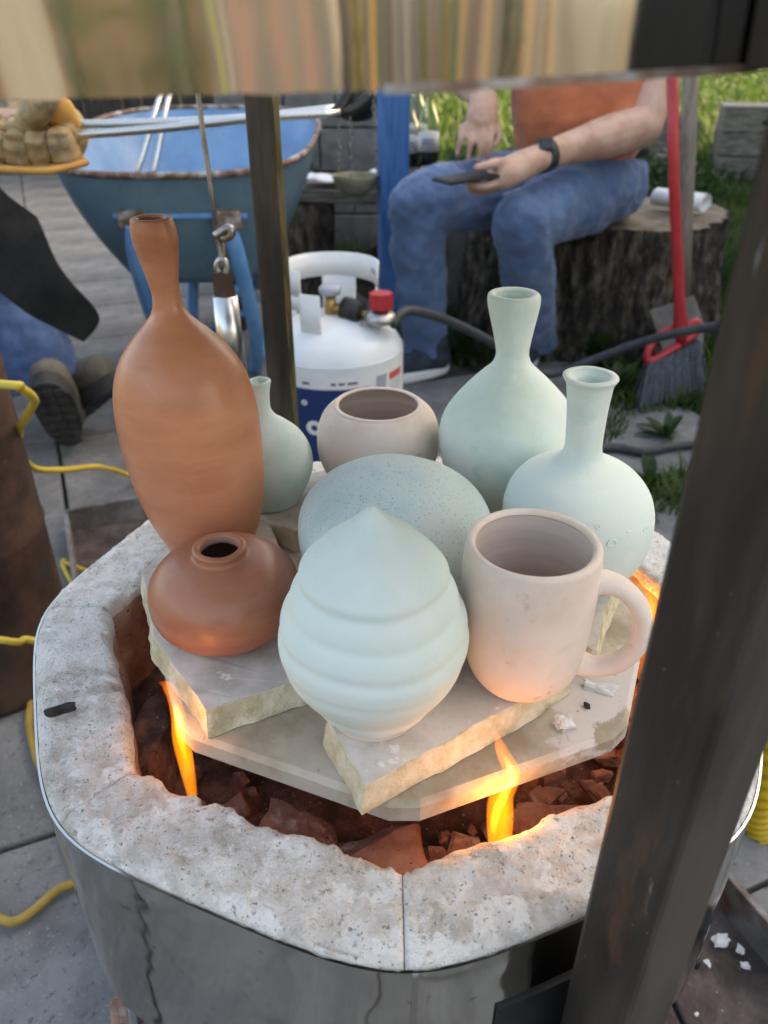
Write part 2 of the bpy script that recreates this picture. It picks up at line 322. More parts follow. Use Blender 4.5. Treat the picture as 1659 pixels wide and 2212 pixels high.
for k in ('grass', 'leaf'):
    nt = M[k].node_tree; p = nt.nodes['Principled BSDF']; tr = nt.nodes.new('ShaderNodeBsdfTranslucent'); mx = nt.nodes.new('ShaderNodeMixShader')
    src = p.inputs['Base Color'].links[0].from_socket; nt.links.new(src, tr.inputs[0]); mx.inputs[0].default_value = .4
    nt.links.new(p.outputs[0], mx.inputs[1]); nt.links.new(tr.outputs[0], mx.inputs[2]); nt.links.new(mx.outputs[0], nt.nodes['Material Output'].inputs[0])
M['fibre'] = mat('fibre', cols=[(.68, .66, .63), (.78, .77, .75)], scale=30, rough=1, bump=.6)
M['flake'] = mat('flake', cols=[(.55, .54, .52), (.68, .67, .65)], scale=40, rough=.9)
M['char'] = mat('char', cols=[(.012, .011, .010), (.05, .045, .04)], scale=60, rough=.9, patches=[(60, .6, .68, (.45, .44, .42))])
M['plaster'] = mat('plaster', cols=[(.42, .40, .36), (.50, .47, .42)], scale=4, rough=.95)
M['roof'] = mat('roof', cols=[(.16, .06, .04), (.24, .10, .07)], scale=6, rough=.9)

# ------------------------------------------------------------ ground and patio
V, Fc = [], []
n = 60
gx = np.concatenate([np.linspace(-60, -4, 12), np.linspace(-3.6, 6, 49), np.linspace(7, 70, 14)])
gy = np.concatenate([np.linspace(-40, -3, 10), np.linspace(-2.6, 7, 49), np.linspace(8, 90, 16)])
for yy in gy:
    for xx in gx:
        V.append((xx, yy, -.018 + (.010 * noise.noise(Vector((xx * 1.1, yy * 1.1, 0))) if abs(xx) < 7 and abs(yy) < 8 else 0)))
nx = len(gx)
for j in range(len(gy) - 1):
    for i in range(nx - 1):
        a = j * nx + i; Fc.append((a, a + 1, a + nx + 1, a + nx))
ground = struct(mk('ground', V, Fc, M['soil']))
ROT = R(23); e1 = Vector((math.cos(ROT), math.sin(ROT), 0)); e2 = Vector((math.sin(ROT), -math.cos(ROT), 0))
TC = Vector((-.673, 1.393, 0))                               # back left corner of the fire pit frame
TW, TL = .667, 1.46
patio = struct(empty('patio', (0, 0, 0)))
SL = .42
def in_patio(c):
    if c.y > 3.55 and c.x > -.62: return False
    if c.x > .02 and c.y > 2.42: return False
    if c.x > .62 and c.y > 2.02: return False
    if c.x > 1.05 and c.y > 1.5: return False
    return True
slab_me = []
for q in range(4):
    v, f = boxv((0, 0, 0), (SL - .008, SL - .008, .05), None, .004)
    for vv in v: vv.z += .0008 * noise.noise(Vector((vv.x * 9, vv.y * 9, q)))
    me = bpy.data.meshes.new('paving_slab'); me.from_pydata([tuple(x) for x in v], [], f); me.materials.append(M['concrete']); slab_me.append(me)
cnt = 0
for i in range(-9, 15):
    for j in range(-15, 9):
        c = TC + e1 * (SL * (i + .5)) + e2 * (SL * (j + .35)); 
        loc = c - TC; a = loc.dot(e1); b = loc.dot(e2)
        if not (-3.4 < c.x < 1.9 and -1.4 < c.y < 6.85 and c.x > -.72 * max(c.y, 0) - 1.2) or not in_patio(c): continue
        ins = (a > -.08 and a < TW + .08 and b > -.10 and b < TL + .08)
        if ins: continue
        o = bpy.data.objects.new('paving_slab', slab_me[cnt % 4]); COL.objects.link(o); o.parent = patio
        o.location = (c.x, c.y, -.027 + random.uniform(-.003, .003)); o.rotation_euler = (random.uniform(-.004, .004), random.uniform(-.004, .004), ROT + random.uniform(-.006, .006)); cnt += 1
# infill strip slabs round the pit frame (partial slabs)
def quadslab(a0, a1, b0, b1):
    pts = [TC + e1 * a + e2 * b for a, b in ((a0, b0), (a0, b1), (a1, b1), (a1, b0))]
    Vv = [p + Vector((0, 0, -.06)) for p in pts] + [p + Vector((0, 0, -.0025)) for p in pts]
    mk('paving_slab', Vv, [(0, 3, 2, 1), (4, 5, 6, 7), (0, 1, 5, 4), (1, 2, 6, 5), (2, 3, 7, 6), (3, 0, 4, 7)], M['concrete'], patio, False)
# which grid cells were dropped: fill them outside the frame
for i in range(-1, 3):
    for j in range(-1, 6):
        a0, a1 = SL * i + .004, SL * (i + 1) - .004; b0, b1 = SL * (j - .15) + .004, SL * (j + .85) - .004
        ac, bc = (a0 + a1) / 2, (b0 + b1) / 2
        if not (ac > -.08 and ac < TW + .08 and bc > -.10 and bc < TL + .08): continue
        if a0 < -.012: quadslab(a0, min(a1, -.012), b0, b1)
        if a1 > TW + .012: quadslab(max(a0, TW + .012), a1, b0, b1)
        if b1 > TL + .012 and a1 > 0: quadslab(max(a0, -.01), min(a1, TW + .01), max(b0, TL + .012), b1)
        if b0 < -.012 and a1 > 0: quadslab(max(a0, -.01), min(a1, TW + .01), b0, min(b1, -.012))
# fire pit frame of angle iron with ash inside
pit = tag(empty('fire_pit_border', TC), 'rusty angle iron frame set in the paving around the ash pit', 'frame')
def bar(p, q, wd, h, name, m, parent, zc=.02):
    d = (q - p); c = (p + q) / 2; ang = math.atan2(d.y, d.x)
    v, f = boxv((c.x, c.y, zc), (d.length, wd, h), ang, .002); return mk(name, v, f, m, parent, False)
C0, C1 = TC, TC + e1 * TW; C2, C3 = C1 + e2 * TL, C0 + e2 * TL
for p, q in ((C0, C1), (C1, C2), (C2, C3), (C3, C0)):
    bar(p, q, .009, .085, 'frame_bar', M['angle_iron'], pit, .005)
    mid = (C0 + C2) / 2; inn = (mid - (p + q) / 2); inn.normalize()
    d = (q - p).normalized()
    bar(p + inn * .02 + d * .006, q + inn * .02 - d * .006, .032, .006, 'frame_flange', M['angle_iron'], pit, -.030)
V, Fc = [], []
na, nb = 50, 110
for j in range(nb + 1):
    for i in range(na + 1):
        p = TC + e1 * (.003 + (TW - .006) * i / na) + e2 * (.003 + (TL - .006) * j / nb)
        h = -.008 + .010 * noise.noise(Vector((p.x * 9, p.y * 9, 3))) + .006 * noise.noise(Vector((p.x * 40, p.y * 40, 1)))
        V.append((p.x, p.y, h))
for j in range(nb):
    for i in range(na):
        a = j * (na + 1) + i; Fc.append((a, a + na + 1, a + na + 2, a + 1))
struct(mk('ash_bed', V, Fc, M['ash']))

# ------------------------------------------------------------ raku kiln
KX, KY, KZ = .010, .490, .500
APO, PW = .2725, 17.0
def oct_r(th, a=APO, p=PW):
    s = 0.0
    for k in range(8):
        c = math.cos(th - R(-67.5 + 45 * k))
        if c > 0: s += (c / a) ** p
    return s ** (-1 / p)
def oct_in(th, Rv):
    """sharp octagon, a vertex facing the camera"""
    ph = (th - R(-90)) % R(45); return Rv * math.cos(R(22.5)) / math.cos(ph - R(22.5))
kiln = tag(empty('raku_kiln', (KX, KY, .22)), 'octagonal kiln base of polished steel with a thick crusted refractory rim', 'kiln')
def band(name, z0, z1, off, m, parent, seg=192, th=.0015, prof=None):
    V = []; Fc = []
    zs = np.linspace(z0, z1, 6)
    ring = []
    for o_, zz in [(off, z) for z in zs] + [(off - th, z) for z in zs[::-1]]:
        row = []
        for k in range(seg):
            t = 2 * math.pi * k / seg; r = oct_r(t) + o_
            row.append(len(V)); V.append((KX + r * math.cos(t), KY + r * math.sin(t), zz))
        ring.append(row)
    for i in range(len(ring)):
        A = ring[i]; B = ring[(i + 1) % len(ring)]
        for k in range(seg):
            Fc.append((A[k], A[(k + 1) % seg], B[(k + 1) % seg], B[k]))
    o = mk(name, V, Fc, m, parent); 
    return o
shell = band('shell', .315, .4915, .0, M['shell'], kiln)
es = shell.modifiers.new('e', 'EDGE_SPLIT'); es.split_angle = R(50)
# burner port in the shell, seam strip
def on_shell(th, z, off=0): r = oct_r(th) + off; return Vector((KX + r * math.cos(th), KY + r * math.sin(th), z))
pa = R(-90 + 24)
pv, pf = [], []
def arcbox(name, t0, t1, z0, z1, o0, o1, m, parent, n=8):
    V = []; Fc = []
    for k in range(n + 1):
        t = t0 + (t1 - t0) * k / n
        for (o_, z) in ((o0, z0), (o1, z0), (o1, z1), (o0, z1)): V.append(on_shell(t, z, o_))
    for k in range(n):
        a = k * 4
        for j in range(4): Fc.append((a + j, a + (j + 1) % 4, a + 4 + (j + 1) % 4, a + 4 + j))
    Fc.append((0, 1, 2, 3)[::-1]); Fc.append(tuple(n * 4 + j for j in range(4)))
    return mk(name, V, Fc, m, parent, False)
arcbox('port_hole', R(-79.5), R(-61.5), .3155, .440, -.0005, .0020, M['black'], kiln)
arcbox('seam_strip', R(-89.2), R(-88.6), .316, .4905, -.0004, .0018, M['dull_steel'], kiln, 1)
# inside floor and lower disc
V = []; seg = 96
for k in range(seg):
    t = 2 * math.pi * k / seg; r = oct_r(t) - .003; V.append((KX + r * math.cos(t), KY + r * math.sin(t), .3185))
mk('bottom_plate', V, [tuple(range(seg - 1, -1, -1))], M['rust'], kiln, False)
# eight cast refractory rim blocks, joints at the corners
RIN = .230
def rim_block(k):
    a0 = R(-90 + 45 * k); a1 = a0 + R(45)
    ns = 72
    prof = [('w', .395), ('w', .42), ('w', .44), ('w', .455), ('w', .467), ('w', .477), ('w', .485), ('w', .491)]
    tops = [0.0, .03, .08, .14, .2, .26, .32, .38, .44, .5, .56, .62, .68, .74, .79, .84, .88, .915, .945, .97, .985, 1.0]
    V = []; Fc = []; mi = []
    pin0 = Vector((math.cos(a0), math.sin(a0))) * RIN; pin1 = Vector((math.cos(a1), math.sin(a1))) * RIN
    rows = []
    gap = .0003
    for i in range(ns + 1):
        s = i / ns
        pi_ = pin0.lerp(pin1, s); th = math.atan2(pi_.y, pi_.x)
        # keep an even walk along the outer edge
        ro = oct_r(th) - .0022; po = Vector((math.cos(th), math.sin(th))) * ro
        tang = (pin1 - pin0).normalized(); e = min(s, 1 - s)
        shift = tang * (gap * (1 if s < .5 else -1) * max(0, 1 - e * 30))
        row = []
        er = max(0, 1 - e * 28)                        # rounded block ends
        chip = noise.noise(Vector((pi_.x * 30, pi_.y * 30, 5 + k)))
        chip2 = noise.noise(Vector((pi_.x * 90, pi_.y * 90, 9 + k)))
        for kind, z in prof:
            q = pi_ + shift; d = Vector((math.cos(th), math.sin(th)))
            push = .004 * noise.noise(Vector((q.x * 25, q.y * 25, z * 25))) + .002 * noise.noise(Vector((q.x * 80, q.y * 80, z * 80)))
            rnd = max(0, (z - .480) / .018); q = q + d * (push + .003 * rnd * rnd + (.004 * max(0, chip) if z > .47 else 0))
            row.append((q.x, q.y, z))
        for t in tops:
            q = (pi_ + Vector((math.cos(th), math.sin(th))) * (.0035 + .007 * max(0, chip) + .0045 * chip2 + .003 * noise.noise(Vector((pi_.x * 240, pi_.y * 240, k))))).lerp(po, t) + shift
            z = KZ - .0015
            z -= .0055 * max(0, (t - .80) / .20) ** 2.2
            z -= .0025 * max(0, 1 - t / .08) ** 2
            z += .0014 * noise.noise(Vector((q.x * 22, q.y * 22, 2))) + .0014 * noise.noise(Vector((q.x * 75, q.y * 75, 7))) + .0020 * noise.noise(Vector((q.x * 210, q.y * 210, 4)))
            g = noise.noise(Vector((q.x * 14, q.y * 14, 31)))
            if g > .28 and t < .95: z -= min((g - .28) * .016, .004)
            z -= .0010 * er ** 6
            row.append((q.x, q.y, z))
        q = po + shift; row.append((q.x, q.y, .470))
        rows.append(row)
    m = len(rows[0])
    for row in rows:
        for (x, y, z) in row: V.append((KX + x, KY + y, z))
    for i in range(ns):
        for j in range(m - 1):
            a = i * m + j; Fc.append((a, a + m, a + m + 1, a + 1)); mi.append(1 if j < 6 else 0)
    Fc.append(tuple(range(m))); mi.append(0)
    Fc.append(tuple(ns * m + j for j in range(m - 1, -1, -1))); mi.append(0)
    mk('rim_block', V, Fc, [M['castable'], M['hot_wall']], kiln, True, None, mi)
for k in range(8): rim_block(k)
# kiln floor (rubble)
V = []; Fc = []; nr, seg = 26, 96
for i in range(nr + 1):
    for k in range(seg):
        t = 2 * math.pi * k / seg; r = (.238 * i / nr) * (oct_in(t, 1.0))
        x, y = KX + r * math.cos(t), KY + r * math.sin(t)
        z = .400 + .016 * noise.noise(Vector((x * 18, y * 18, 0))) + .008 * noise.noise(Vector((x * 50, y * 50, 0))) + .003 * noise.noise(Vector((x * 140, y * 140, 0)))
        V.append((x, y, z))
for i in range(nr):
    for k in range(seg):
        a = i * seg + k; b = i * seg + (k + 1) % seg; Fc.append((a, b, b + seg, a + seg))
mk('floor_rubble', V, Fc, M['rubble'], kiln)
# stand bricks
for q, (bx, by) in enumerate([(-.13, .40), (.15, .40), (-.11, .62), (.13, .62)]):
    v, f = boxv((bx, by, .157), (.11, .11, .316), R(23), .004)
    tag(mk('support_block', v, f, M['grey_block'], None, False), 'grey block under the steel kiln base, %s' % ['beside the left flame', 'below the mug', 'below the small green bottle', 'below the right hand bottles'][q], 'block', 'blocks carrying the kiln')
# broken fire bricks inside
def chunk(name, c, s, rotz, m, seed, label, cat, group=None, tilt=(0, 0), sub=3, amp=.16, box=.6):
    bm = bmesh.new(); bmesh.ops.create_cube(bm, size=1.0)
    bmesh.ops.subdivide_edges(bm, edges=bm.edges[:], cuts=sub * 2, use_grid_fill=True)
    Mx = Matrix.Rotation(rotz, 3, 'Z') @ Matrix.Rotation(tilt[0], 3, 'X') @ Matrix.Rotation(tilt[1], 3, 'Y')
    rv = random.Random(seed); planes = [(Vector((rv.uniform(-1, 1), rv.uniform(-1, 1), rv.uniform(-.5, .8))).normalized(), rv.uniform(.42, .58)) for _ in range(5)]
    V = []
    for v in bm.verts:
        p = v.co.copy()
        for nn, dd in planes:
            e = p.dot(nn) - dd
            if e > 0: p -= nn * e
        p *= 1 + amp * noise.noise(p * 2.2 + Vector((seed, 0, 0))) + .05 * noise.noise(p * 8 + Vector((seed, 3, 0)))
        V.append(Mx @ Vector((p.x * s[0], p.y * s[1], p.z * s[2])) + Vector(c))
    bm.verts.index_update(); Fc = [[v.index for v in f.verts] for f in bm.faces]; bm.free()
    return tag(mk(name, V, Fc, m, None, False), label, cat, group)
chunk('brick_chunk', (-.018, .293, .424), (.085, .06, .045), R(10), M['fire_brick'], 1, 'broken red fire brick with pale crust below the front corner of the shelf', 'brick', 'broken fire bricks in the kiln', (.1, .1))
chunk('brick_chunk', (-.055, .318, .418), (.06, .05, .045), R(-20), M['fire_brick'], 2, 'flat dull red brick fragment under the front left edge of the shelf', 'brick', 'broken fire bricks in the kiln', (.2, 0))
chunk('brick_chunk', (.028, .292, .410), (.06, .04, .035), R(40), M['fire_brick'], 3, 'reddish brick lump between the crusted brick and the right flame', 'brick', 'broken fire bricks in the kiln', (0, .3))
chunk('brick_chunk', (.125, .335, .415), (.07, .05, .04), R(30), M['fire_brick'], 4, 'dark red brick piece right of the right flame', 'brick', 'broken fire bricks in the kiln')
chunk('brick_chunk', (-.115, .322, .422), (.05, .045, .05), R(15), M['rubble'], 5, 'sooty brown lump in front of the left flame', 'brick', 'broken fire bricks in the kiln')
chunk('brick_chunk', (-.175, .40, .425), (.04, .07, .06), R(5), M['rubble'], 6, 'sooty lump against the left inner wall behind the left flame', 'brick', 'broken fire bricks in the kiln')
chunk('brick_chunk', (-.085, .300, .425), (.045, .035, .04), R(70), M['rubble'], 9, 'crumbly brown lump left of the flat brick fragment', 'brick', 'broken fire bricks in the kiln')
rv_ = random.Random(5); crumbs = MB()
for q in range(90):
    th_ = R(rv_.uniform(-172, -8)); rr_ = rv_.uniform(.150, .208); sz_ = rv_.uniform(.005, .020)
    v, f = boxv((0, 0, 0), (sz_, sz_ * .8, sz_ * .6), Matrix.Rotation(rv_.uniform(0, 6), 3, 'Z') @ Matrix.Rotation(rv_.uniform(-.6, .6), 3, 'X'), sz_ * .16)
    crumbs.add([p * (1 + .8 * noise.noise(p * 110 + Vector((q, 0, 0)))) + Vector((KX + rr_ * math.cos(th_), KY + rr_ * math.sin(th_), .408 + sz_ * .25)) for p in v], f)
stuff(crumbs.build('brick_rubble', M['fire_brick'], kiln, False))
chunk('white_flake', (-.122, .302, .444), (.026, .014, .008), R(-15), M['flake'], 7, 'white refractory flake lying at the foot of the left flame', 'flake', None, (.4, 0))
chunk('pink_flake', (-.104, .297, .440), (.014, .010, .006), R(25), M['bisque'], 8, 'small pinkish flake beside the white flake', 'flake', None, (.3, .2))
chunk('charcoal_bit', (-.216, .372, .5035), (.019, .007, .0045), R(25), M['char'], 12, 'black and white charred bit on the left kiln rim', 'charcoal')
# shelf: octagonal plate
SX, SY, SR = .012, .495, .200
def slab(name, outline, z0, z1, mats, bev, seed, wob=0.0, flare=0.0, cuts=1):
    """broken plate: outline polygon (x, y) counter-clockwise; top material 0, sides material 1"""
    P = []
    n = len(outline)
    for i in range(n):
        a = Vector(outline[i]); b = Vector(outline[(i + 1) % n]); L = (b - a).length; k = max(1, int(L / .0035)) if wob else 1
        for q in range(k): P.append(a.lerp(b, q / k))
    c = sum(P, Vector((0, 0))) / len(P)
    m = len(P); V = []; Fc = []; mi = []
    levels = [(z1, bev), (z1 - bev, 0), ] + ([(z0 + (z1 - z0) * q, 0) for q in (.8, .6, .4, .2)] if wob else []) + [(z0 + bev, 0), (z0, bev)]
    lv = []
    for li, (z, ins) in enumerate(levels):
        row = []
        for i, p in enumerate(P):
            d = (p - c).normalized(); off = -ins
            if wob:
                off += wob * noise.noise(Vector((p.x * 60, p.y * 60, 3 + seed))) + (wob * .8 * noise.noise(Vector((p.x * 130, p.y * 130, z * 130 + seed))) if 0 < li < len(levels) else 0)
                off += flare * (z1 - z) 
            q = p + d * off
            zz = z + (.0006 * noise.noise(Vector((p.x * 80, p.y * 80, seed))) if wob and li == 0 else 0)
            row.append(len(V)); V.append((q.x, q.y, zz))
        lv.append(row)
    for a, b in zip(lv[:-1], lv[1:]):
        for i in range(m):
            Fc.append((a[i], b[i], b[(i + 1) % m], a[(i + 1) % m])); mi.append(1 if wob else 0)
    Fc.append(tuple(lv[0])); mi.append(0); Fc.append(tuple(reversed(lv[-1]))); mi.append(1 if wob else 0)
    return mk(name, V, Fc, mats, None, False, None, mi)
octo = []
for k in range(8):
    t = R(-90 + 45 * k)
    for dd in (-.045, .045): octo.append((SX + SR * math.cos(t + dd), SY + SR * math.sin(t + dd)))
sh = tag(slab('kiln_shelf', octo, .4865, .505, [M['shelf'], M['shelf']], .0035, 0), 'octagonal kiln shelf plate carrying the broken shards and pots', 'shelf')
for (px, py, nm) in ((-.10, .43, 'below the squat pot'), (.11, .43, 'below the mug'), (.012, .62, 'below the bowl')):
    v, f = lathe([(.018, 0), (.02, .003), (.02, .080), (.018, .0825)], 24, px, py, .404)
    tag(mk('kiln_prop', v, f, M['shelf']), 'short round prop under the kiln shelf, ' + nm, 'prop', 'props under the shelf')
SH = [M['shard_top'], M['shard_side']]
Z0, Z1 = .5053, .525
shards = [
 ([(-.1115, .349), (-.050, .3785), (-.046, .45), (-.06, .49), (-.085, .53), (-.10, .572), (-.15, .583), (-.178, .55), (-.192, .498), (-.176, .46), (-.163, .42)], 'grey shard under the two terracotta pots'),
 ([(-.0103, .291), (.048, .332), (.095, .361), (.122, .383), (.11, .415), (.03, .408), (-.030, .402), (-.0345, .3395)], 'pointed shard with yellowish broken edge under the ridged cone and the mug'),
 ([(-.040, .424), (.03, .418), (.075, .43), (.085, .48), (.06, .545), (-.02, .552), (-.042, .49)], 'shard under the speckled dome'),
 ([(.100, .43), (.1475, .408), (.165, .454), (.193, .5), (.17, .535), (.105, .535), (.094, .47)], 'small shard under the long necked bottle, seen through the mug handle'),
 ([(-.1104, .5815), (-.0756, .5606), (.0, .57), (.052, .60), (.05, .672), (-.02, .685), (-.10, .657), (-.135, .615)], 'shard under the small bottle and the open bowl'),
 ([(.068, .578), (.115, .556), (.163, .59), (.15, .640), (.085, .665)], 'shard under the flared neck bottle at the back')]
for q, (ol, lb) in enumerate(shards):
    tag(slab('shelf_shard', ol, Z0, Z1 - .00005 * q, SH, .0009, q, .0016, .22), lb, 'shard', 'broken shelf shards')
chunk('plaster_crumb', (.116, .355, .5085), (.010, .009, .007), .3, M['flake'], 21, 'white crumb on the shelf below the mug', 'crumb', None, sub=2, amp=.7)
chunk('clay_curl', (.147, .388, .5070), (.020, .006, .005), -.3, M['flake'], 22, 'curled white scrap on the shelf below the mug handle', 'scrap', None, sub=2, amp=.7)
chunk('ash_grain', (.135, .372, .5065), (.004, .004, .003), 0, M['char'], 23, 'tiny black grain on the shelf between crumb and curl', 'grain', None, sub=1)

# ------------------------------------------------------------ pots
def smooth_prof(P, n=5):
    return [(max(q.x, 0.0), q.y) for q in catmull([Vector((r, z, 0)) for z, r in P], n)]
def thin(outer, wall, depth, lip=None):
    """outer list of (r, z) bottom to rim; returns inner list rim downward"""
    inner = []
    for r, z in reversed(outer):
        if z < depth: break
        inner.append((max(r - wall, .0015), z))
    return inner
def pot(name, x, y, prof, lean, m, m_in, label, cat, wall=.005, rimr=.0018, wob=.0007, seed=0, zb=Z1, seg=96, group=None, inner=True, extra=None, bare=0.0):
    root = empty(name, (x, y, zb)); tag(root, label, cat, group)
    o = smooth_prof(prof, 8)
    if extra: o = extra(o)
    zt = o[-1][1]
    out = [(0.0, 0.0)] + [(o[0][0] * .96, 0.0)] + o[1:]
    if inner:
        rt = o[-1][0]
        # rounded lip
        lip = [(rt - wall * .5 + wall * .5 * math.cos(a), zt + rimr * math.sin(a)) for a in np.linspace(.3, math.pi - .1, 7)]
        out = out + lip
    v, f = lathe(out, seg, x, y, zb, lean, wob, seed, not inner)
    body = mk('body', v, f, [m, M['bisque']] if bare else m, root)
    if bare:
        for pl in body.data.polygons:
            c_ = pl.center; h_ = c_.z - zb
            pl.material_index = 1 if h_ < bare * (1 + .25 * noise.noise(Vector((c_.x * 40, c_.y * 40, seed)))) else 0
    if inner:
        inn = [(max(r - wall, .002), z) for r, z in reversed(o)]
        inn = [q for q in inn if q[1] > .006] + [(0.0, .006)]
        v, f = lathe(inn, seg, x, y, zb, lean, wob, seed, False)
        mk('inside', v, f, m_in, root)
    return root, body
# 1 tall terracotta bottle
pot('terracotta_bottle', -.141, .53, [(0, .0311), (.0152, .0366), (.0305, .0421), (.0457, .0462), (.0609, .0488), (.0762, .0507), (.0914, .0517), (.1066, .0521), (.1218, .0518), (.1371, .0502), (.1523, .0463), (.1675, .0390), (.1828, .0265), (.192, .0172), (.1985, .0122), (.205, .0101), (.2132, .0096), (.2285, .0120), (.2437, .0147), (.253, .0149), (.2595, .0138)],
    -.0435, M['terra'], M['terra_in'], 'tall unglazed terracotta bottle with waisted neck', 'bottle', wall=.0052, seed=1)
# 2 squat terracotta pot
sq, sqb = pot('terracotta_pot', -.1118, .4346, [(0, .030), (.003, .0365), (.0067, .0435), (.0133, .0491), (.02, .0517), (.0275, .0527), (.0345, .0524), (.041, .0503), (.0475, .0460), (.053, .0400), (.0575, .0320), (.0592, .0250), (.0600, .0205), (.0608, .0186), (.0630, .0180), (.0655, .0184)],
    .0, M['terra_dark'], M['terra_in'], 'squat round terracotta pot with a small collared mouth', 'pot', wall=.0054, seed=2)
# 3 small green bottle
pot('small_bottle', -.1056, .6163, [(0, .0285), (.0127, .0347), (.0254, .0399), (.0381, .0418), (.0508, .0395), (.0635, .0325), (.074, .0215), (.081, .0125), (.088, .0078), (.096, .0070), (.105, .0076), (.1135, .0094)],
    0, M['celadon_green'], M['celadon_green'], 'small celadon bottle half hidden behind the tall terracotta bottle', 'bottle', wall=.003, seed=3)
# 4 open bowl
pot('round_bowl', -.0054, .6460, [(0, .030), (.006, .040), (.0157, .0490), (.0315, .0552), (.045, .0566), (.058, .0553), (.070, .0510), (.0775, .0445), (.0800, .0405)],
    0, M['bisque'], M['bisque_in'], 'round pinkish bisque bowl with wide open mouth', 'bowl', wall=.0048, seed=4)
# 5 speckled dome
pot('speckled_dome', .0120, .4774, [(0, .045), (.006, .055), (.014, .0615), (.024, .0660), (.030, .0688), (.0303, .0697), (.042, .0716), (.056, .0716), (.068, .0690), (.078, .0630), (.087, .0535), (.094, .0420), (.099, .0290), (.102, .0150), (.1028, .0001)],
    -.06, M['speckled'], None, 'pale blue closed dome form with pinholed speckled top', 'pottery', wob=.0012, seed=5, inner=False, bare=.030)
# 6 ridged cone
def ridges(o):
    out = []
    for r, z in o:
        k = 0
        for zc, amp, wd in ((.022, .0012, .0030), (.050, .0006, .0036), (.068, .0015, .0036), (.085, .0014, .0034), (.1010, .0023, .0046)):
            k -= amp * math.exp(-((z - zc) / wd) ** 2)
        out.append((max(r + k + .0012 * math.exp(-((z - .108) / .006) ** 2), .0), z))
    return out
pot('ridged_cone', -.0062, .352, [(0, .0285), (.004, .0298), (.0085, .0308), (.0102, .0340), (.0129, .0362), (.0258, .0436), (.0388, .0511), (.0517, .0553), (.0646, .0560), (.0775, .0532), (.0904, .0480), (.1000, .0445), (.1080, .0405), (.1163, .0345), (.1240, .0272), (.1292, .0208), (.1340, .0150), (.1385, .0098), (.1425, .0058), (.1455, .0028), (.1468, .0001)],
    0, M['celadon'], None, 'mint glazed beehive shaped cone with soft throwing ridges and pointed top', 'pottery', wob=.0014, seed=6, inner=False, extra=lambda o: ridges(o), bare=.0115)
# 7 flared neck bottle
pot('flared_bottle', .1140, .610, [(0, .036), (.012, .0475), (.0287, .0560), (.0431, .0600), (.0574, .0618), (.0718, .0612), (.0861, .0566), (.1005, .0466), (.1148, .0339), (.124, .0245), (.1305, .0175), (.137, .0140), (.1435, .0134), (.1579, .0158), (.1722, .0189), (.182, .0207), (.1875, .0208)],
    -.0586, M['celadon_green'], M['celadon_green'], 'celadon bottle with neck flaring to a wide mouth at the back', 'bottle', wall=.0062, rimr=.003, seed=7)
# 8 long necked bottle
b8, b8b = pot('long_neck_bottle', .1472, .4944, [(0, .0230), (.006, .0340), (.0129, .0425), (.0259, .0502), (.0388, .0540), (.0518, .0556), (.0647, .0551), (.0776, .0510), (.0886, .0425), (.0960, .0310), (.1010, .0205), (.1055, .0155), (.1110, .0136), (.1165, .0132), (.1294, .0136), (.1423, .0143), (.1530, .0153), (.1600, .0163), (.1628, .0178), (.1650, .0190)],
    -.0436, M['celadon'], M['celadon'], 'celadon bottle with a long straight neck, thin lip and pitted shoulder', 'bottle', wall=.0058, rimr=.0014, seed=8)
def pit_mark(th, z, s):
    # raised blister ring on the shoulder
    rr = np.interp(z, [.0518, .0647, .0776, .0886], [.0556, .0551, .0510, .0425]); d = Vector((math.cos(th), math.sin(th), 0))
    up = Vector((0, 0, 1)); c = Vector((.1472 - .0436 * z, .4944, Z1 + z)) + d * (rr + .0002)
    sl = -.75 if z > .07 else -.15
    t1 = Vector((-d.y, d.x, 0)); t2 = (up + d * sl).normalized()
    P = [c + t1 * s * math.cos(a) * (1 + .2 * math.sin(3 * a + z * 900)) + t2 * s * math.sin(a) * .8 for a in np.linspace(0, 2 * math.pi, 13)]
    v, f = tube(P, .00055, 6, 0, 1, False); mk('glaze_blister', v, f, M['celadon'], b8)
for th, z, s in ((-100, .066, .0034), (-78, .0655, .0032), (-122, .068, .0026), (-63, .072, .0018), (-88, .077, .0017), (-45, .067, .002), (-140, .074, .0026), (-118, .079, .0012)):
    pit_mark(R(th), z, s)
# 9 mug
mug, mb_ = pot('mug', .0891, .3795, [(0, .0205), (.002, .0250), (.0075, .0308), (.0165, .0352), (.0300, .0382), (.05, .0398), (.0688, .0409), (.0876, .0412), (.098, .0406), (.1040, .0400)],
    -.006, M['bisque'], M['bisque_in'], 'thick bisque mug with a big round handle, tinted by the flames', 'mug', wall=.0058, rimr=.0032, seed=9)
mc = Vector((.0891, .3795, Z1)); hd = Vector((math.cos(R(-17)), math.sin(R(-17)), 0))
HP = [(.034, .0835), (.0435, .0865), (.054, .0835), (.0645, .073), (.069, .058), (.0675, .043), (.060, .0295), (.049, .0225), (.0395, .0215), (.030, .0250)]
hp = [mc + hd * a + Vector((0, 0, b)) for a, b in HP]
v, f = tube(hp, [.0085, .0066, .0058, .0056, .0057, .0058, .0058, .0058, .0066, .009], 16, 6, 1.35, True, (0, 0, 1))
mk('handle', v, f, M['bisque'], mug)

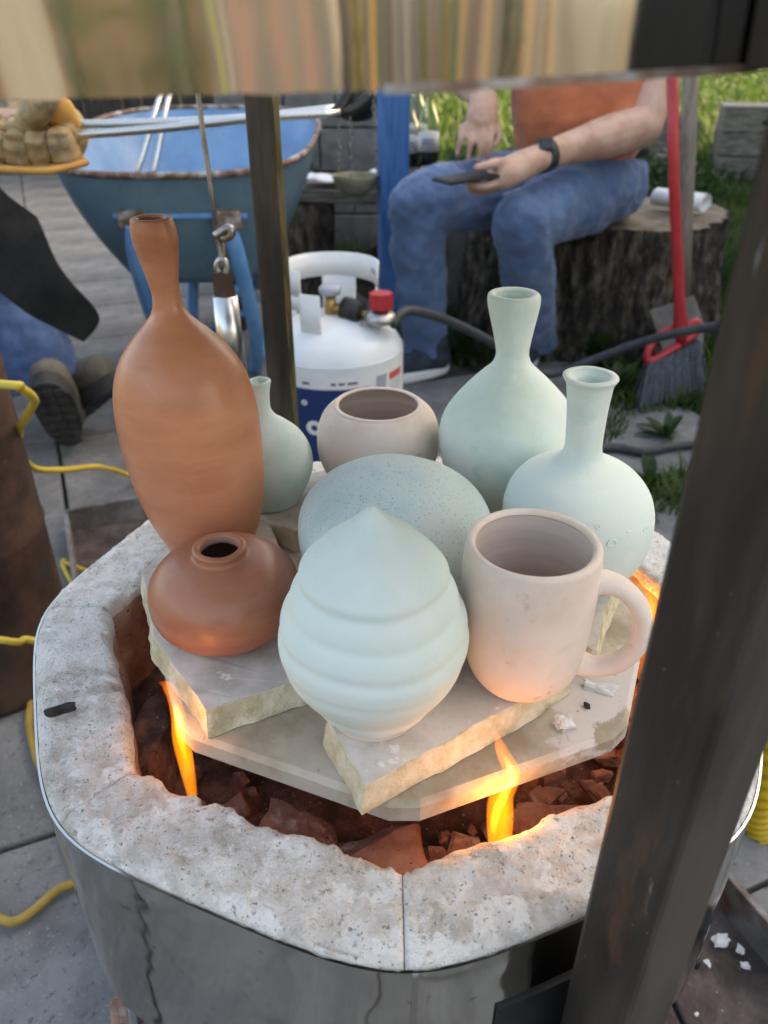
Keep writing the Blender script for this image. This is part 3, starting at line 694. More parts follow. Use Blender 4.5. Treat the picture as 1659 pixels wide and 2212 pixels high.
# ------------------------------------------------------------ flames
def flame_mat(name, stops, strength):
    m = bpy.data.materials.new(name); m.use_nodes = True; nt = m.node_tree; N = nt.nodes; L = nt.links
    N.remove(N['Principled BSDF'])
    em = N.new('ShaderNodeEmission'); tc = N.new('ShaderNodeTexCoord'); sp = N.new('ShaderNodeSeparateXYZ'); L.new(tc.outputs['Generated'], sp.inputs[0])
    rp = N.new('ShaderNodeValToRGB'); e = rp.color_ramp.elements; e[0].position, e[0].color = stops[0][0], (*stops[0][1], 1); e[1].position, e[1].color = stops[-1][0], (*stops[-1][1], 1)
    for p_, c_ in stops[1:-1]:
        q = e.new(p_); q.color = (*c_, 1)
    L.new(sp.outputs[2], rp.inputs[0]); L.new(rp.outputs[0], em.inputs[0])
    mp = N.new('ShaderNodeMapping'); mp.inputs['Scale'].default_value = (90, 90, 22); L.new(tc.outputs['Object'], mp.inputs[0])
    nz = N.new('ShaderNodeTexNoise'); nz.inputs['Scale'].default_value = 1; nz.inputs['Detail'].default_value = 2; L.new(mp.outputs[0], nz.inputs['Vector'])
    mr = N.new('ShaderNodeMapRange'); mr.inputs[1].default_value = .3; mr.inputs[2].default_value = .7; mr.inputs[3].default_value = strength * .45; mr.inputs[4].default_value = strength * 1.35
    L.new(nz.outputs['Fac'], mr.inputs[0]); L.new(mr.outputs[0], em.inputs[1])
    L.new(em.outputs[0], N['Material Output'].inputs['Volume'])
    return m
M['flame'] = flame_mat('flame', [(0, (1, .26, .015)), (.45, (1, .30, .018)), (.85, (1, .24, .012)), (1, (1, .17, .008))], 38)
M['flame_core'] = flame_mat('flame_core', [(0, (1, .36, .03)), (.5, (1, .50, .07)), (.85, (1, .66, .16)), (1, (1, .45, .05))], 48)
def flame(P, Rr, core, label, e_light, depth=.55, lp=None):
    root = tag(empty('flame', P[0]), label, 'flame')
    v, f = tube(P, Rr, 16, 7, depth, True, (1, 0, 0)); mk('flame_body', v, f, M['flame'], root)
    if core:
        v, f = tube(core[0], core[1], 12, 7, depth, True, (1, 0, 0)); mk('flame_core', v, f, M['flame_core'], root)
    l = bpy.data.lights.new('flame_light', 'POINT'); l.energy = e_light; l.color = (1, .38, .09); l.shadow_soft_size = .012
    lo = bpy.data.objects.new('flame_light', l); COL.objects.link(lo); lo.location = lp or P[len(P) // 2]
FY = .304
rf = [at(1080, 1850, FY), at(1080, 1800, FY), at(1080, 1755, FY), at(1083, 1722, FY + .001), at(1100, 1694, FY + .003), at(1105, 1666, FY + .003), at(1091, 1636, FY + .004), at(1080, 1610, FY + .004), at(1070, 1578, FY + .004)]
cf = [at(1066, 1800, FY), at(1070, 1760, FY), at(1092, 1712, FY + .001), at(1104, 1680, FY + .003), at(1100, 1655, FY + .003), at(1086, 1625, FY + .004)]
flame(rf, [.0070, .0080, .0084, .0076, .0056, .0052, .0044, .0032, .0004], (cf, [.002, .0030, .0030, .0028, .0022, .0004]), 'tall yellow orange flame rising through the gap in front of the mug', 0.022, lp=at(1092, 1735, FY - .004))
FL = .345
lf = [at(418, 1740, FL), at(412, 1700, FL), at(402, 1650, FL), at(392, 1600, FL), at(386, 1550, FL), at(376, 1510, FL), at(362, 1482, FL), at(342, 1474, FL)]
flame(lf, [.0026, .0042, .0054, .0060, .0050, .0042, .0038, .0005], ([at(400, 1640, FL), at(390, 1590, FL), at(384, 1540, FL), at(376, 1510, FL)], [.001, .0030, .0030, .0006]), 'orange flame licking up left of the shelf below the squat pot', 0.007, lp=at(386, 1560, FL - .003))
rr3 = [Vector((.205, .50, .405)), Vector((.209, .502, .43)), Vector((.207, .505, .452)), Vector((.210, .508, .472)), Vector((.211, .51, .485))]
flame(rr3, [.006, .008, .007, .005, .0008], None, 'low orange flame behind the mug making the right kiln wall glow', 0.075, lp=Vector((.209, .505, .462)))

# ------------------------------------------------------------ frame posts and raised hood
frame = tag(empty('hoist_gantry', (0, .57, 0)), 'dark steel tube frame with two posts that carries the raised hood', 'frame')
def post(x, y, sx, sy, rot, z0, z1, m, wall=None, name='post'):
    v, f = boxv((x, y, (z0 + z1) / 2), (sx, sy, z1 - z0), R(rot), .003); return mk(name, v, f, m, frame, False)
post(.1185, .207, .036, .036, 28, -.005, 1.75, M['post'])
post(-.1335, .95, .033, .022, -22, -.002, 1.75, M['rust_post'])
v, f = boxv((-.1185, .944, .87), (.003, .013, 1.75), R(-22), .0008); mk('post_glint', v, f, M['post_glint'], frame, False)  # thin strip painting the golden light on the post's right edge
cb0, cb1 = Vector((.1165, .207, 1.77)), Vector((-.128, .95, 1.77)); bar(cb0, cb1, .05, .05, 'crossbeam', M['post'], frame, 1.775)
hood = tag(empty('kiln_hood', (KX, KY, .875)), 'raised brushed steel kiln hood with rusty lower edge hanging above the pots', 'hood')
HM = Matrix.Translation((KX, KY, .8725)) @ Matrix.Rotation(R(-2.2), 4, 'Y') @ Matrix.Translation((-KX, -KY, 0))
def hband(name, z0, z1, off, th, m, parent, t0=None, t1=None, zn=8):
    V = []; Fc = []; seg = 240
    ks = list(range(seg)); ring = []
    zs = np.linspace(z0, z1, zn)
    closed = t0 is None
    ts = [2 * math.pi * k / seg for k in ks] if closed else list(np.linspace(t0, t1, 40))
    for o_, zz in [(off, z) for z in zs] + [(off - th, z) for z in zs[::-1]]:
        row = []
        for t in ts:
            wv = .0012 * noise.noise(Vector((math.cos(t) * 16, math.sin(t) * 16, zz * 6)))
            r = oct_r(t, .2755, 40) + o_ + wv
            row.append(len(V)); V.append(HM @ Vector((KX + r * math.cos(t), KY + r * math.sin(t), zz + (.0008 * noise.noise(Vector((t * 30, 0, 0))) if zz == z0 else 0))))
        ring.append(row)
    nn = len(ts)
    for i in range(len(ring)):
        A = ring[i]; B = ring[(i + 1) % len(ring)]
        for k in range(nn if closed else nn - 1):
            Fc.append((A[k], A[(k + 1) % nn], B[(k + 1) % nn], B[k]))
    if not closed:
        Fc.append(tuple(r[0] for r in ring)); Fc.append(tuple(r[-1] for r in reversed(ring)))
    o = mk(name, V, Fc, m, parent); q_ = o.modifiers.new('e', 'EDGE_SPLIT'); q_.split_angle = R(40); return o
hband('skin', 0, .46, 0, .0012, M['hood'], hood)
hband('lining', .004, .455, -.0022, .045, M['fibre'], hood)
V = [HM @ Vector((KX + (oct_r(2 * math.pi * k / 96, .2755, 40)) * math.cos(2 * math.pi * k / 96), KY + oct_r(2 * math.pi * k / 96, .2755, 40) * math.sin(2 * math.pi * k / 96), .462)) for k in range(96)]
mk('top_plate', V, [tuple(range(96))], M['hood'], hood, False)
hband('rusty_edge', -.0008, .0012, .0006, .0012, M['rim_rust'], hood, R(-92), R(-50), 3)
hband('lift_plate', .0005, .30, .010, .0085, M['post'], hood, R(-73.0), R(-40), 3)
# hoist cable with counterweight
YC = .955
cabl = tag(empty('hoist_cable', at(428, 205, YC)), 'thin twisted wire cable with shackle ending at the counterweight strap', 'cable')
pts = [at(400, 20, YC), at(428, 205, YC), at(440, 300, YC), at(455, 400, YC), at(468, 486, YC)]
v, f = tube([Vector((-.222, YC, 1.77))] + pts, .0030, 8); mk('wire', v, f, M['dull_steel'], cabl)
v, f = tube([at(466, 500, YC), at(470, 520, YC), at(476, 545, YC), at(478, 575, YC), at(484, 545, YC), at(482, 515, YC)], .0026, 8, 4); mk('wire_loop', v, f, M['dull_steel'], cabl)
v, f = tube([at(464, 510, YC), at(480, 500, YC), at(494, 492, YC), at(500, 500, YC), at(495, 512, YC), at(478, 516, YC)], .0050, 8, 3); mk('clamp', v, f, M['dull_steel'], cabl)
cw = tag(empty('counterweight', at(478, 570, YC)), 'long scuffed steel bar with a bolted strap hanging as counterweight', 'weight')
v, f = tube([at(472, 590, YC), at(468, 575, YC), at(474, 562, YC), at(484, 562, YC), at(490, 575, YC), at(488, 592, YC)], .0040, 8, 3); mk('eye', v, f, M['dull_steel'], cw)
a, b = at(480, 590, YC), at(487, 645, YC); v, f = tube([a, b], [.0125, .0135], 4, 0, .5); mk('strap', v, f, M['rust'], cw, False)
a, b = at(486, 640, YC), at(506, 815, YC); v, f = tube([a, b], [.0155, .0175], 20); mk('bar', v, f, M['rod'], cw)

# ------------------------------------------------------------ propane tank
TX, TY = -.108, 1.62
tank = tag(empty('propane_tank', (TX, TY, 0)), 'white propane tank with blue label and collar, standing behind the kiln', 'gas tank')
TRr = .150
body = [(0.0, .030), (.06, .030), (.11, .040), (.138, .058), (.1485, .085), (TRr, .11), (TRr, .315), (.1485, .328), (.143, .344), (.130, .362), (.108, .378), (.080, .390), (.045, .398), (.020, .400), (0.0, .4005)]
v, f = lathe([(q.x, q.y) for q in catmull([Vector((r, z, 0)) for r, z in body], 5)], 64, TX, TY, 0); mk('body', v, f, M['tank'], tank)
v, f = lathe([(.088, .0), (.094, .0), (.100, .045), (.094, .045), (.088, .0)], 48, TX, TY, 0, cap=False); mk('foot_ring', v, f, M['tank_ring'], tank)
v, f = lathe([(TRr + .0004, .196), (TRr + .0022, .200), (TRr + .0022, .206), (TRr + .0004, .210)], 64, TX, TY, 0); 
def tsector(name, a0, a1, z0, z1, m, off=.0008, n=20, skew=0):
    V = []; Fc = []
    for i in range(n + 1):
        for z, s in ((z0, 0), (z1, skew)):
            t = R(a0 + s + (a1 - a0) * i / n); V.append((TX + (TRr + off) * math.cos(t), TY + (TRr + off) * math.sin(t), z))
    for i in range(n): a_ = 2 * i; Fc.append((a_, a_ + 2, a_ + 3, a_ + 1))
    return mk(name, V, Fc, m, tank)
tsector('label_sheet', -150, -20, .112, .312, M['white'], .0006, 30)
tsector('label_blue', -145, -62, .114, .286, M['navy'], .0010, 24)
tsector('label_light_blue', -76, -66, .114, .286, M['light_blue'], .0014, 6, 8)
tsector('label_grey', -58, -47, .114, .304, M['label_grey'], .0010, 6, 6)
tsector('warning_header', -38, -19, .286, .302, M['red_label'], .0012, 8)
tsector('warning_text', -37, -20, .15, .283, M['paper_grey'], .0012, 8)
for k, (a0, a1) in enumerate(((-113, -107), (-90, -86), (-84, -79), (-77, -69))): tsector('print_line', a0, a1, .2955, .3005, M['ink'], .0012, 3)
# white letter o on the blue field
def ring_on(a, z, ro, ri, m):
    V = []; Fc = []
    for k in range(28):
        t = 2 * math.pi * k / 28
        for rr in (ri, ro):
            ang = R(a) + rr * 1.08 * math.cos(t) / TRr; V.append((TX + (TRr + .0016) * math.cos(ang), TY + (TRr + .0016) * math.sin(ang), z + rr * math.sin(t)))
    for k in range(28): a_ = 2 * k; b_ = 2 * ((k + 1) % 28); Fc.append((a_, a_ + 1, b_ + 1, b_))
    mk('letter_o', V, Fc, m, tank)
ring_on(-104.5, .200, .0165, .0065, M['white']); ring_on(-112, .255, .006, .002, M['white'])
# collar with openings
V = []; Fc = []
def collar(a0, a1, z0, z1, n=30):
    Vv = []; Ff = []
    for i in range(n + 1):
        t = R(a0 + (a1 - a0) * i / n)
        for rr, z in ((.091, z0), (.091, z1), (.0955, z1), (.0955, z0)):
            fl = .004 * (z - .37) / .1
            Vv.append((TX - .003 + (rr + fl) * math.cos(t), TY + (rr + fl) * math.sin(t), z))
    for i in range(n):
        a_ = 4 * i
        for j in range(4): Ff.append((a_ + j, a_ + (j + 1) % 4, a_ + 4 + (j + 1) % 4, a_ + 4 + j))
    Ff.append((3, 2, 1, 0)); Ff.append(tuple(4 * n + j for j in range(4)))
    return Vv, Ff
cm = MB()
cm.add(*collar(-10, 235, .455, .505, 60)); cm.add(*collar(-128, -100, .36, .462, 10)); cm.add(*collar(150, 185, .355, .457, 8)); cm.add(*collar(60, 105, .36, .457, 10)); cm.add(*collar(-12, 10, .36, .457, 6))
cm.add(*collar(185, 242, .425, .457, 10))
cm.build('collar', M['tank_ring'], tank)
for th in (14, 24):
    t = R(th); c = Vector((TX - .003 + .0945 * math.cos(t), TY + .0945 * math.sin(t), .480)); v, f = ellipsoid(c, (.003, .005, .006), 10, 6); mk('collar_mark', v, f, M['dull_steel'], tank)
v, f = tube([(TX - .005, TY, .376), (TX - .005, TY, .44)], [.014, .011], 14); mk('valve', v, f, M['brass'], tank)
v, f = tube([(TX - .005, TY, .41), (TX + .035, TY - .012, .412)], .012, 12); mk('valve_outlet', v, f, M['brass'], tank)
v, f = lathe([(0.0, .44), (.020, .44), (.024, .447), (.024, .453), (.02, .458), (0, .459)], 24, TX - .005, TY, 0); mk('hand_wheel', v, f, M['label_grey'], tank)
v, f = tube([(TX + .025, TY - .010, .412), (TX + .060, TY - .030, .410)], [.026, .024], 14); mk('coupling_nut', v, f, M['black'], tank)
reg = tag(empty('gas_regulator', (TX + .09, TY - .04, .40)), 'grey gas regulator with red knob on the tank valve', 'regulator')
v, f = lathe([(0, -.012), (.022, -.012), (.034, -.004), (.036, .002), (.030, .010), (.016, .016), (0, .016)], 28, TX + .100, TY - .048, .404); mk('regulator_body', v, f, M['dull_steel'], reg)
kn = []
for k in range(40): 
    kn.append(.0225 + .0022 * math.cos(8 * 2 * math.pi * k / 40))
V = [(TX + .102 + kn[k] * math.cos(2 * math.pi * k / 40), TY - .048 + kn[k] * math.sin(2 * math.pi * k / 40), z) for z in (.424, .456) for k in range(40)]
Fc = [(k, (k + 1) % 40, 40 + (k + 1) % 40, 40 + k) for k in range(40)] + [tuple(range(40, 80)), tuple(range(39, -1, -1))]
mk('red_knob', V, Fc, M['red'], reg, False)
v, f = tube([(TX + .055, TY - .03, .41), (TX + .085, TY - .043, .405)], .008, 10); mk('inlet_pipe', v, f, M['brass'], reg)
v, f = boxv((TX + .060, TY - .055, .375), (.010, .002, .034), None, .001); mk('tag', v, f, M['terra'], reg, False)
hose = [Vector((TX + .125, TY - .06, .392)), at(880, 672, 1.60), at(960, 690, 1.68), at(1060, 738, 1.75), at(1130, 790, 1.82), at(1190, 808, 1.86), at(1260, 785, 1.84), at(1360, 748, 1.78), at(1450, 722, 1.72), at(1540, 706, 1.66), at(1640, 700, 1.55), Vector((.95, 1.35, .15)), Vector((.90, 1.0, .012)), Vector((.62, .62, .012))]
v, f = tube(hose, .0105, 10, 6); tag(mk('gas_hose', v, f, M['rubber']), 'dark grey rubber gas hose curving from the regulator past the broom', 'hose')
h2 = [Vector((.30, 1.62, .012)), at(1300, 972, 1.76), at(1390, 975, 1.74), at(1480, 958, 1.78), Vector((1.05, 1.80, .012)), Vector((1.5, 1.9, .012))]
for p in h2: p.z = .011
v, f = tube(h2, .011, 10, 6); tag(mk('ground_hose', v, f, M['rubber']), 'grey hose lying on the ground behind the long necked bottle', 'hose')

# ------------------------------------------------------------ wheelbarrow
wb = tag(empty('wheelbarrow', (-.5, 2.4, 0)), 'blue steel wheelbarrow with rusty rim standing behind the terracotta bottle', 'wheelbarrow')
def loop(cx, y0, y1, hw0, hw1, z0, z1, n=72, p=3.2):
    out = []
    for k in range(n):
        t = 2 * math.pi * k / n; c, s = math.cos(t), math.sin(t)
        X = math.copysign(abs(c) ** (2 / p), c); Y = math.copysign(abs(s) ** (2 / p), s)
        f_ = (Y + 1) / 2; hw = hw0 + (hw1 - hw0) * f_
        out.append(Vector((cx + X * hw, y0 + (y1 - y0) * f_, z0 + (z1 - z0) * f_)))
    return out
top = loop(-.552, 2.02, 2.90, .345, .365, .618, .715, 72, 3.0); bot = loop(-.535, 2.16, 2.62, .175, .20, .325, .33, 72, 6)
def tub(inset):
    V = []; Fc = []; n = 72; nl = 12
    c = sum(bot, Vector()) / n
    for i in range(nl + 1):
        t = i / nl; tt = t
        for k in range(n):
            p = bot[k].lerp(top[k], tt)
            d = Vector((p.x - c.x, p.y - c.y, 0)).normalized(); V.append(p + d * (.02 * math.sin(math.pi * t) - inset) + Vector((0, 0, inset if i == 0 else 0)))
    for i in range(nl):
        for k in range(n):
            a_ = i * n + k; b_ = i * n + (k + 1) % n; Fc.append((a_, b_, b_ + n, a_ + n))
    Fc.append(tuple(range(n - 1, -1, -1))); return V, Fc
v, f = tub(0); tb = mk('tub', v, f, M['blue_paint'], wb)
v, f = tub(.004); f = [tuple(reversed(q)) for q in f]; mk('tub_inside', v, f, M['blue_in'], wb)
v, f = tube(top + [top[0]], .0085, 8, 0, 1, False); mk('rim', v, f, M['rim_rust'], wb)
for sx_, nm in ((-.375, 1), (-.655, -1)):
    lp = [Vector((sx_ - .02 * nm, 2.045, .50)), Vector((sx_ - .005 * nm, 2.072, .40)), Vector((sx_ - .0 * nm, 2.19, .18)), Vector((sx_ - .03 * nm, 2.32, .02)), Vector((sx_ - .04 * nm, 2.42, .018)), Vector((sx_ + .01, 2.55, .10)), Vector((sx_ + .02, 2.62, .28))]
    v, f = tube(lp, .021, 14, 6); mk('leg', v, f, M['blue_tube'], wb)
    v, f = boxv((sx_ - .02 * nm, 2.048, .512), (.07, .03, .045), None, .004); mk('bracket', v, f, M['rim_rust'], wb, False)
v, f = boxv((-.515, 2.050, .520), (.34, .006, .012), None, .002); mk('cross_bar', v, f, M['blue_tube'], wb, False)
for s_ in (-1, 1):
    v, f = tube([Vector((-.535 + s_ * .13, 2.24, .22)), Vector((-.535 - s_ * .02, 2.26, .14))], .010, 8); mk('brace', v, f, M['blue_post'], wb)
for hx, hx2 in ((-.66, -.58), (-.41, -.48)):
    v, f = tube([(hx, 2.16, .300), (hx, 2.4, .295), (hx2, 2.80, .20)], .017, 12, 5); mk('chassis_tube', v, f, M['blue_tube'], wb)
v, f = lathe([(.05, -.035), (.15, -.045), (.185, -.03), (.195, 0), (.185, .03), (.15, .045), (.05, .035)], 40); MM = Matrix.Translation((-.53, 2.78, .195)) @ Matrix.Rotation(R(90), 4, 'Y')
wh = mk('wheel', [MM @ Vector(p) for p in v], f, M['rubber'], wb)
v, f = tube([(-.60, 2.78, .195), (-.46, 2.78, .195)], .05, 20); mk('hub', v, f, M['blue_post'], wh)
for k, (u0, u1) in enumerate(((297, 348), (332, 366))):
    v, f = tube([at(u0, 372, 2.10) , at(u1, 200, 2.34), at(u1 + 14, 150, 2.42)], .0075, 10)
    tag(mk('steel_rod', v, f, M['rod']), 'straight steel rod leaning in the blue wheelbarrow, %s' % ('beside the glove' if k == 0 else 'beside the wire cable'), 'rod', 'rods in the wheelbarrow')

# ------------------------------------------------------------ drum and cords at the left
v, f = lathe([(.108, .002), (.125, .0), (.127, .012), (.125, .025), (.125, .26), (.1275, .268), (.125, .276), (.125, .50), (.127, .512), (.125, .528), (.119, .530), (.117, .520), (.116, .10), (0, .10)], 72, -.640, .965, 0, 0, .0018, 3)
tag(mk('rusty_drum', v, f, M['rust']), 'rusty brown steel pipe drum standing left of the kiln', 'drum')
c1 = [Vector((-.72, .93, .532)), at(0, 830, .87), at(40, 836, .88), at(74, 862, .92), at(66, 885, .95), at(42, 930, 1.00), at(45, 975, 1.05), at(75, 1012, 1.14), at(140, 1015, 1.26), at(205, 1008, 1.40), at(245, 1015, 1.52), Vector((-.56, 1.62, .008)), Vector((-.42, 1.75, .008)), Vector((-.1, 1.9, .008))]
v, f = tube(c1, .0058, 8, 6); tag(mk('yellow_cable', v, f, M['yellow_cord']), 'bright yellow cable looping over the rusty drum to the floor', 'cable')
def gz(u, v_, z=.007):
    a = (u - 829.5) / FPX; b = -(v_ - 1106) / FPX
    d = Vector((a, math.cos(PITCH) + b * math.sin(PITCH), -math.sin(PITCH) + b * math.cos(PITCH))); t = (z - CAM_H) / d.z
    return Vector((0, 0, CAM_H)) + d * t
c2 = [at(-60, 1375, .80), at(0, 1382, .79), at(40, 1387, .80), at(75, 1384, .82), Vector((-.40, .86, .10)), gz(140, 1230), gz(145, 1212), gz(156, 1222), Vector((-.42, 1.1, .05))]
v, f = tube(c2, .0050, 8, 6); tag(mk('extension_cord', v, f, M['yellow_cord']), 'yellow cord stretched in front of the rusty drum to the kiln', 'cord')
c3 = [gz(-60, 1560), gz(0, 1538), gz(35, 1520), gz(66, 1502), gz(62, 1560), gz(72, 1610), gz(84, 1650), gz(120, 1720), gz(170, 1880), gz(120, 1925), gz(75, 1965), gz(35, 1990), gz(0, 1985), gz(-80, 1950)]
v, f = tube(c3, .0055, 8, 6); tag(mk('ochre_rope', v, f, M['ochre_cord']), 'dirty ochre rope lying on the paving at the foot of the drum', 'rope')
# corrugated yellow hose at the right
yp = catmull([Vector((.47, .66, .26)), Vector((.475, .665, .20)), at(1640, 1740, .66), at(1662, 1830, .64), Vector((.56, .62, .03)), Vector((.72, .66, .026)), Vector((.95, .80, .026))], 40)
rr = [.017 + .0022 * math.sin(i * 1.35) for i in range(len(yp))]
v, f = tube(yp, rr, 16, 0); tag(mk('corrugated_hose', v, f, M['yellow_hose']), 'yellow corrugated hose beside the right flank of the kiln', 'hose')
# scrap in the pit
v, f = boxv((0, 0, 0), (.16, .055, .003), None, .0005)
for vv in v: vv.z += (.012 if abs(vv.y) > .02 else 0)
Mz = Matrix.Rotation(R(33), 3, 'Z') @ Matrix.Rotation(R(-14), 3, 'Y'); c = Vector((-.45, 1.24, .055))
tag(mk('metal_profile', [Mz @ vv + c for vv in v], f, M['rod'], None, False), 'pale bent sheet metal strip in the ash pit behind the kiln rim', 'scrap')
v, f = boxv((-.215, .405, .012), (.12, .09, .04), R(20), .003); tag(mk('pit_brick', v, f, M['fire_brick'], None, False), 'dull red brick lying in the pit under the kiln front', 'brick')
strap = [Vector((.165, .315, .012)), Vector((.185, .36, .030)), Vector((.20, .40, .022)), Vector((.225, .42, .012)), Vector((.26, .41, .010))]
v, f = tube([gz(1480, 2215, .02), gz(1452, 2150, .03), gz(1455, 2095, .03), gz(1475, 2075, .02), gz(1510, 2085, .015)], .0065, 8, 5, .45); tag(mk('black_strap', v, f, M['black']), 'charred black strap curling on the ash right of the post', 'strap')
for k, (u, vv_, s, lb) in enumerate(((1560, 2030, .020, 'crumpled white scrap on the ash beside the kiln'), (1600, 2050, .012, 'small white lump next to the crumpled scrap'), (1530, 2080, .008, 'flat white chip on the ash near the black strap'), (1610, 2085, .010, 'curved pinkish chip on the ash near the frame edge'), (1505, 2190, .005, 'tiny white speck below the black strap'))):
    p = gz(u, vv_, .004); chunk('ash_scrap', p, (s * .8, s * .55, s * .2), k, M['flake'], 40 + k, lb, 'scrap', 'scraps on the ash', sub=2, amp=.9)

# ------------------------------------------------------------ person on the stump
def person_body(name, parts, label, vox=.0055):
    m = MB()
    for P in parts: m.add(*P)
    o = m.build(name, M['skin']); remesh(o, vox, 3); tag(o, label, 'person'); return o
def fingers(base, dirs, lens, rad, curl_axis, curls):
    out = []
    for b, d, L_, r, cs in zip(base, dirs, lens, rad, curls):
        d = Vector(d).normalized(); p = Vector(b); P = [p - d * .012, p.copy()]
        seg = (L_ * .45, L_ * .32, L_ * .23); dd = d.copy()
        for s_, c_ in zip(seg, cs):
            dd = Matrix.Rotation(c_, 3, Vector(curl_axis)) @ dd; p = p + dd * s_; P.append(p.copy())
        out.append(capsule(P, [r * 1.05, r, r * .95, r * .88, r * .72], 10, 1.0, None, 3))
    return out
hipR, hipL = Vector((.50, 2.52, .53)), Vector((.69, 2.50, .53))
kneeR, kneeL = Vector((.088, 2.20, .527)), Vector((.365, 2.13, .495))
ankR, ankL = Vector((.125, 2.32, .11)), Vector((.475, 2.38, .11))
shR, shL = Vector((.36, 2.62, 1.08)), Vector((.80, 2.56, 1.08))
elR, elL = Vector((.215, 2.56, .845)), Vector((.715, 2.36, .700))
wrR, wrL = at(1046, 212, 2.34), at(1170, 338, 2.14)
P = []
P.append(capsule([Vector((.595, 2.54, .56)), Vector((.58, 2.52, .72)), Vector((.58, 2.56, .92)), Vector((.58, 2.60, 1.08))], [.145, .155, .16, .12], 20, 1.25, (0, 1, 0)))
P.append(capsule([Vector((.58, 2.60, 1.08)), Vector((.575, 2.58, 1.20))], [.07, .06], 14))
P.append(ellipsoid((.565, 2.53, 1.30), (.078, .098, .115)))
P.append(ellipsoid((.55, 2.435, 1.285), (.014, .022, .018)))          # nose
for s_ in (-1, 1): P.append(ellipsoid((.565 + s_ * .08, 2.54, 1.29), (.012, .02, .032)))
P.append(capsule([shR, elR, wrR], [.062, .045, .031], 14)); P.append(capsule([shR, Vector((.5, 2.6, 1.1))], [.07, .09], 14))
P.append(capsule([shL + Vector((-.03, 0, .0)), shL.lerp(elL, .5) + Vector((.0, .01, 0)), elL], [.07, .062, .052], 16)); P.append(capsule([elL, elL.lerp(wrL, .35), elL.lerp(wrL, .7), wrL], [.053, .055, .042, .033], 16)); P.append(capsule([shL, Vector((.65, 2.6, 1.1))], [.07, .09], 14))
for a, b, c in ((hipR, kneeR, ankR), (hipL, kneeL, ankL)): P.append(capsule([a, a.lerp(b, .5), b], [.06, .05, .04], 14)); P.append(capsule([b, b.lerp(c, .5), c], [.04, .034, .028], 14))
# right hand resting on the thigh, fingers pointing down
pR = at(1040, 262, 2.31)
P.append(capsule([wrR, wrR.lerp(pR, .5), pR], [.030, .034, .036], 14, 1.25, (0, 1, 0)))
bs = [at(1000, 275, 2.295), at(1019, 282, 2.285), at(1040, 284, 2.28), at(1060, 278, 2.285)]
tips = [at(988, 334, 2.285), at(1011, 347, 2.272), at(1035, 352, 2.268), at(1054, 342, 2.276)]
for b_, t_ in zip(bs, tips):
    mid = b_.lerp(t_, .5) + Vector((0, -.014, .008)); P.append(capsule([pR.lerp(b_, .75), b_, mid, t_], [.0105, .0105, .0095, .0075], 10, 1, None, 3))
P.append(capsule([pR + Vector((.02, .0, .01)), at(1072, 275, 2.30), at(1076, 300, 2.29), at(1066, 316, 2.285)], [.013, .0115, .010, .0085], 10, 1, None, 3))
# left hand holding the phone
pL = at(1085, 378, 2.065)
P.append(capsule([wrL, wrL.lerp(pL, .5), pL], [.032, .036, .036], 14, 1.2, (0, 0, 1)))
P.append(capsule([at(1110, 352, 2.075), at(1075, 352, 2.04), at(1048, 358, 2.02), at(1030, 362, 2.01)], [.016, .013, .0115, .0095], 10, 1, None, 3))   # thumb
for k in range(4):
    b_ = at(1080 - 4 * k, 392 + 5 * k, 2.045 + .010 * k); P.append(capsule([b_, at(1048 - 4 * k, 402 + 4 * k, 2.03 + .012 * k), at(1022 - 2 * k, 398 + 3 * k, 2.035 + .015 * k), at(1012, 388 + 2 * k, 2.05 + .015 * k)], [.0115, .0108, .0095, .008], 10, 1, None, 3))
man = person_body('person', P, 'person in orange shirt and blue jeans sitting on the tree stump with a phone')
# clothes
m = MB()
for a, b, c in ((hipR, kneeR, ankR), (hipL, kneeL, ankL)):
    kn_ = b + Vector((0, 0, -.005))
    th = [a, a.lerp(b, .5) + Vector((0, 0, .0)), b.lerp(a, .12)]
    m.add(*capsule([a, a.lerp(b, .45), b.lerp(a, .1), b], [.108, .100, .084, .074], 20))
    m.add(*ellipsoid(b, (.076, .076, .076))); m.add(*tube([b, b.lerp(c, .25), b.lerp(c, .6), b.lerp(c, 1.0), b.lerp(c, 1.08)], [.076, .076, .070, .069, .071], 22, 5))
m.add(*ellipsoid((.605, 2.55, .535), (.200, .150, .125))); m.add(*ellipsoid((.64, 2.60, .49), (.17, .15, .09)))
for i, p in enumerate(m.V):
    n_ = noise.noise(p * 11) * .008 + noise.noise(Vector((p.x * 26, p.y * 26, p.z * 14))) * .006; d = Vector((noise.noise(p * 9 + Vector((5, 0, 0))), noise.noise(p * 9 + Vector((0, 7, 0))), noise.noise(p * 9 + Vector((0, 0, 9)))))
    m.V[i] = p + d * .008 + Vector((n_, n_, 0)) 
jeans = m.build('jeans', M['denim'], man); remesh(jeans, .007, 2)
def folds(o, sc, st):
    t = bpy.data.textures.new('folds', 'CLOUDS'); t.noise_scale = sc; t.noise_depth = 2
    d_ = o.modifiers.new('folds', 'DISPLACE'); d_.texture = t; d_.texture_coords = 'GLOBAL'; d_.strength = st; d_.mid_level = .5
folds(jeans, .075, .022); folds(jeans, .03, .009)
def on_leg(a, b, r0, r1, t, ang):
    d = (b - a).normalized(); side = d.cross(Vector((0, 0, 1))).normalized(); u_ = side.cross(d)
    return a.lerp(b, t) + (side * math.cos(ang) + u_ * math.sin(ang)) * (r0 + (r1 - r0) * t)
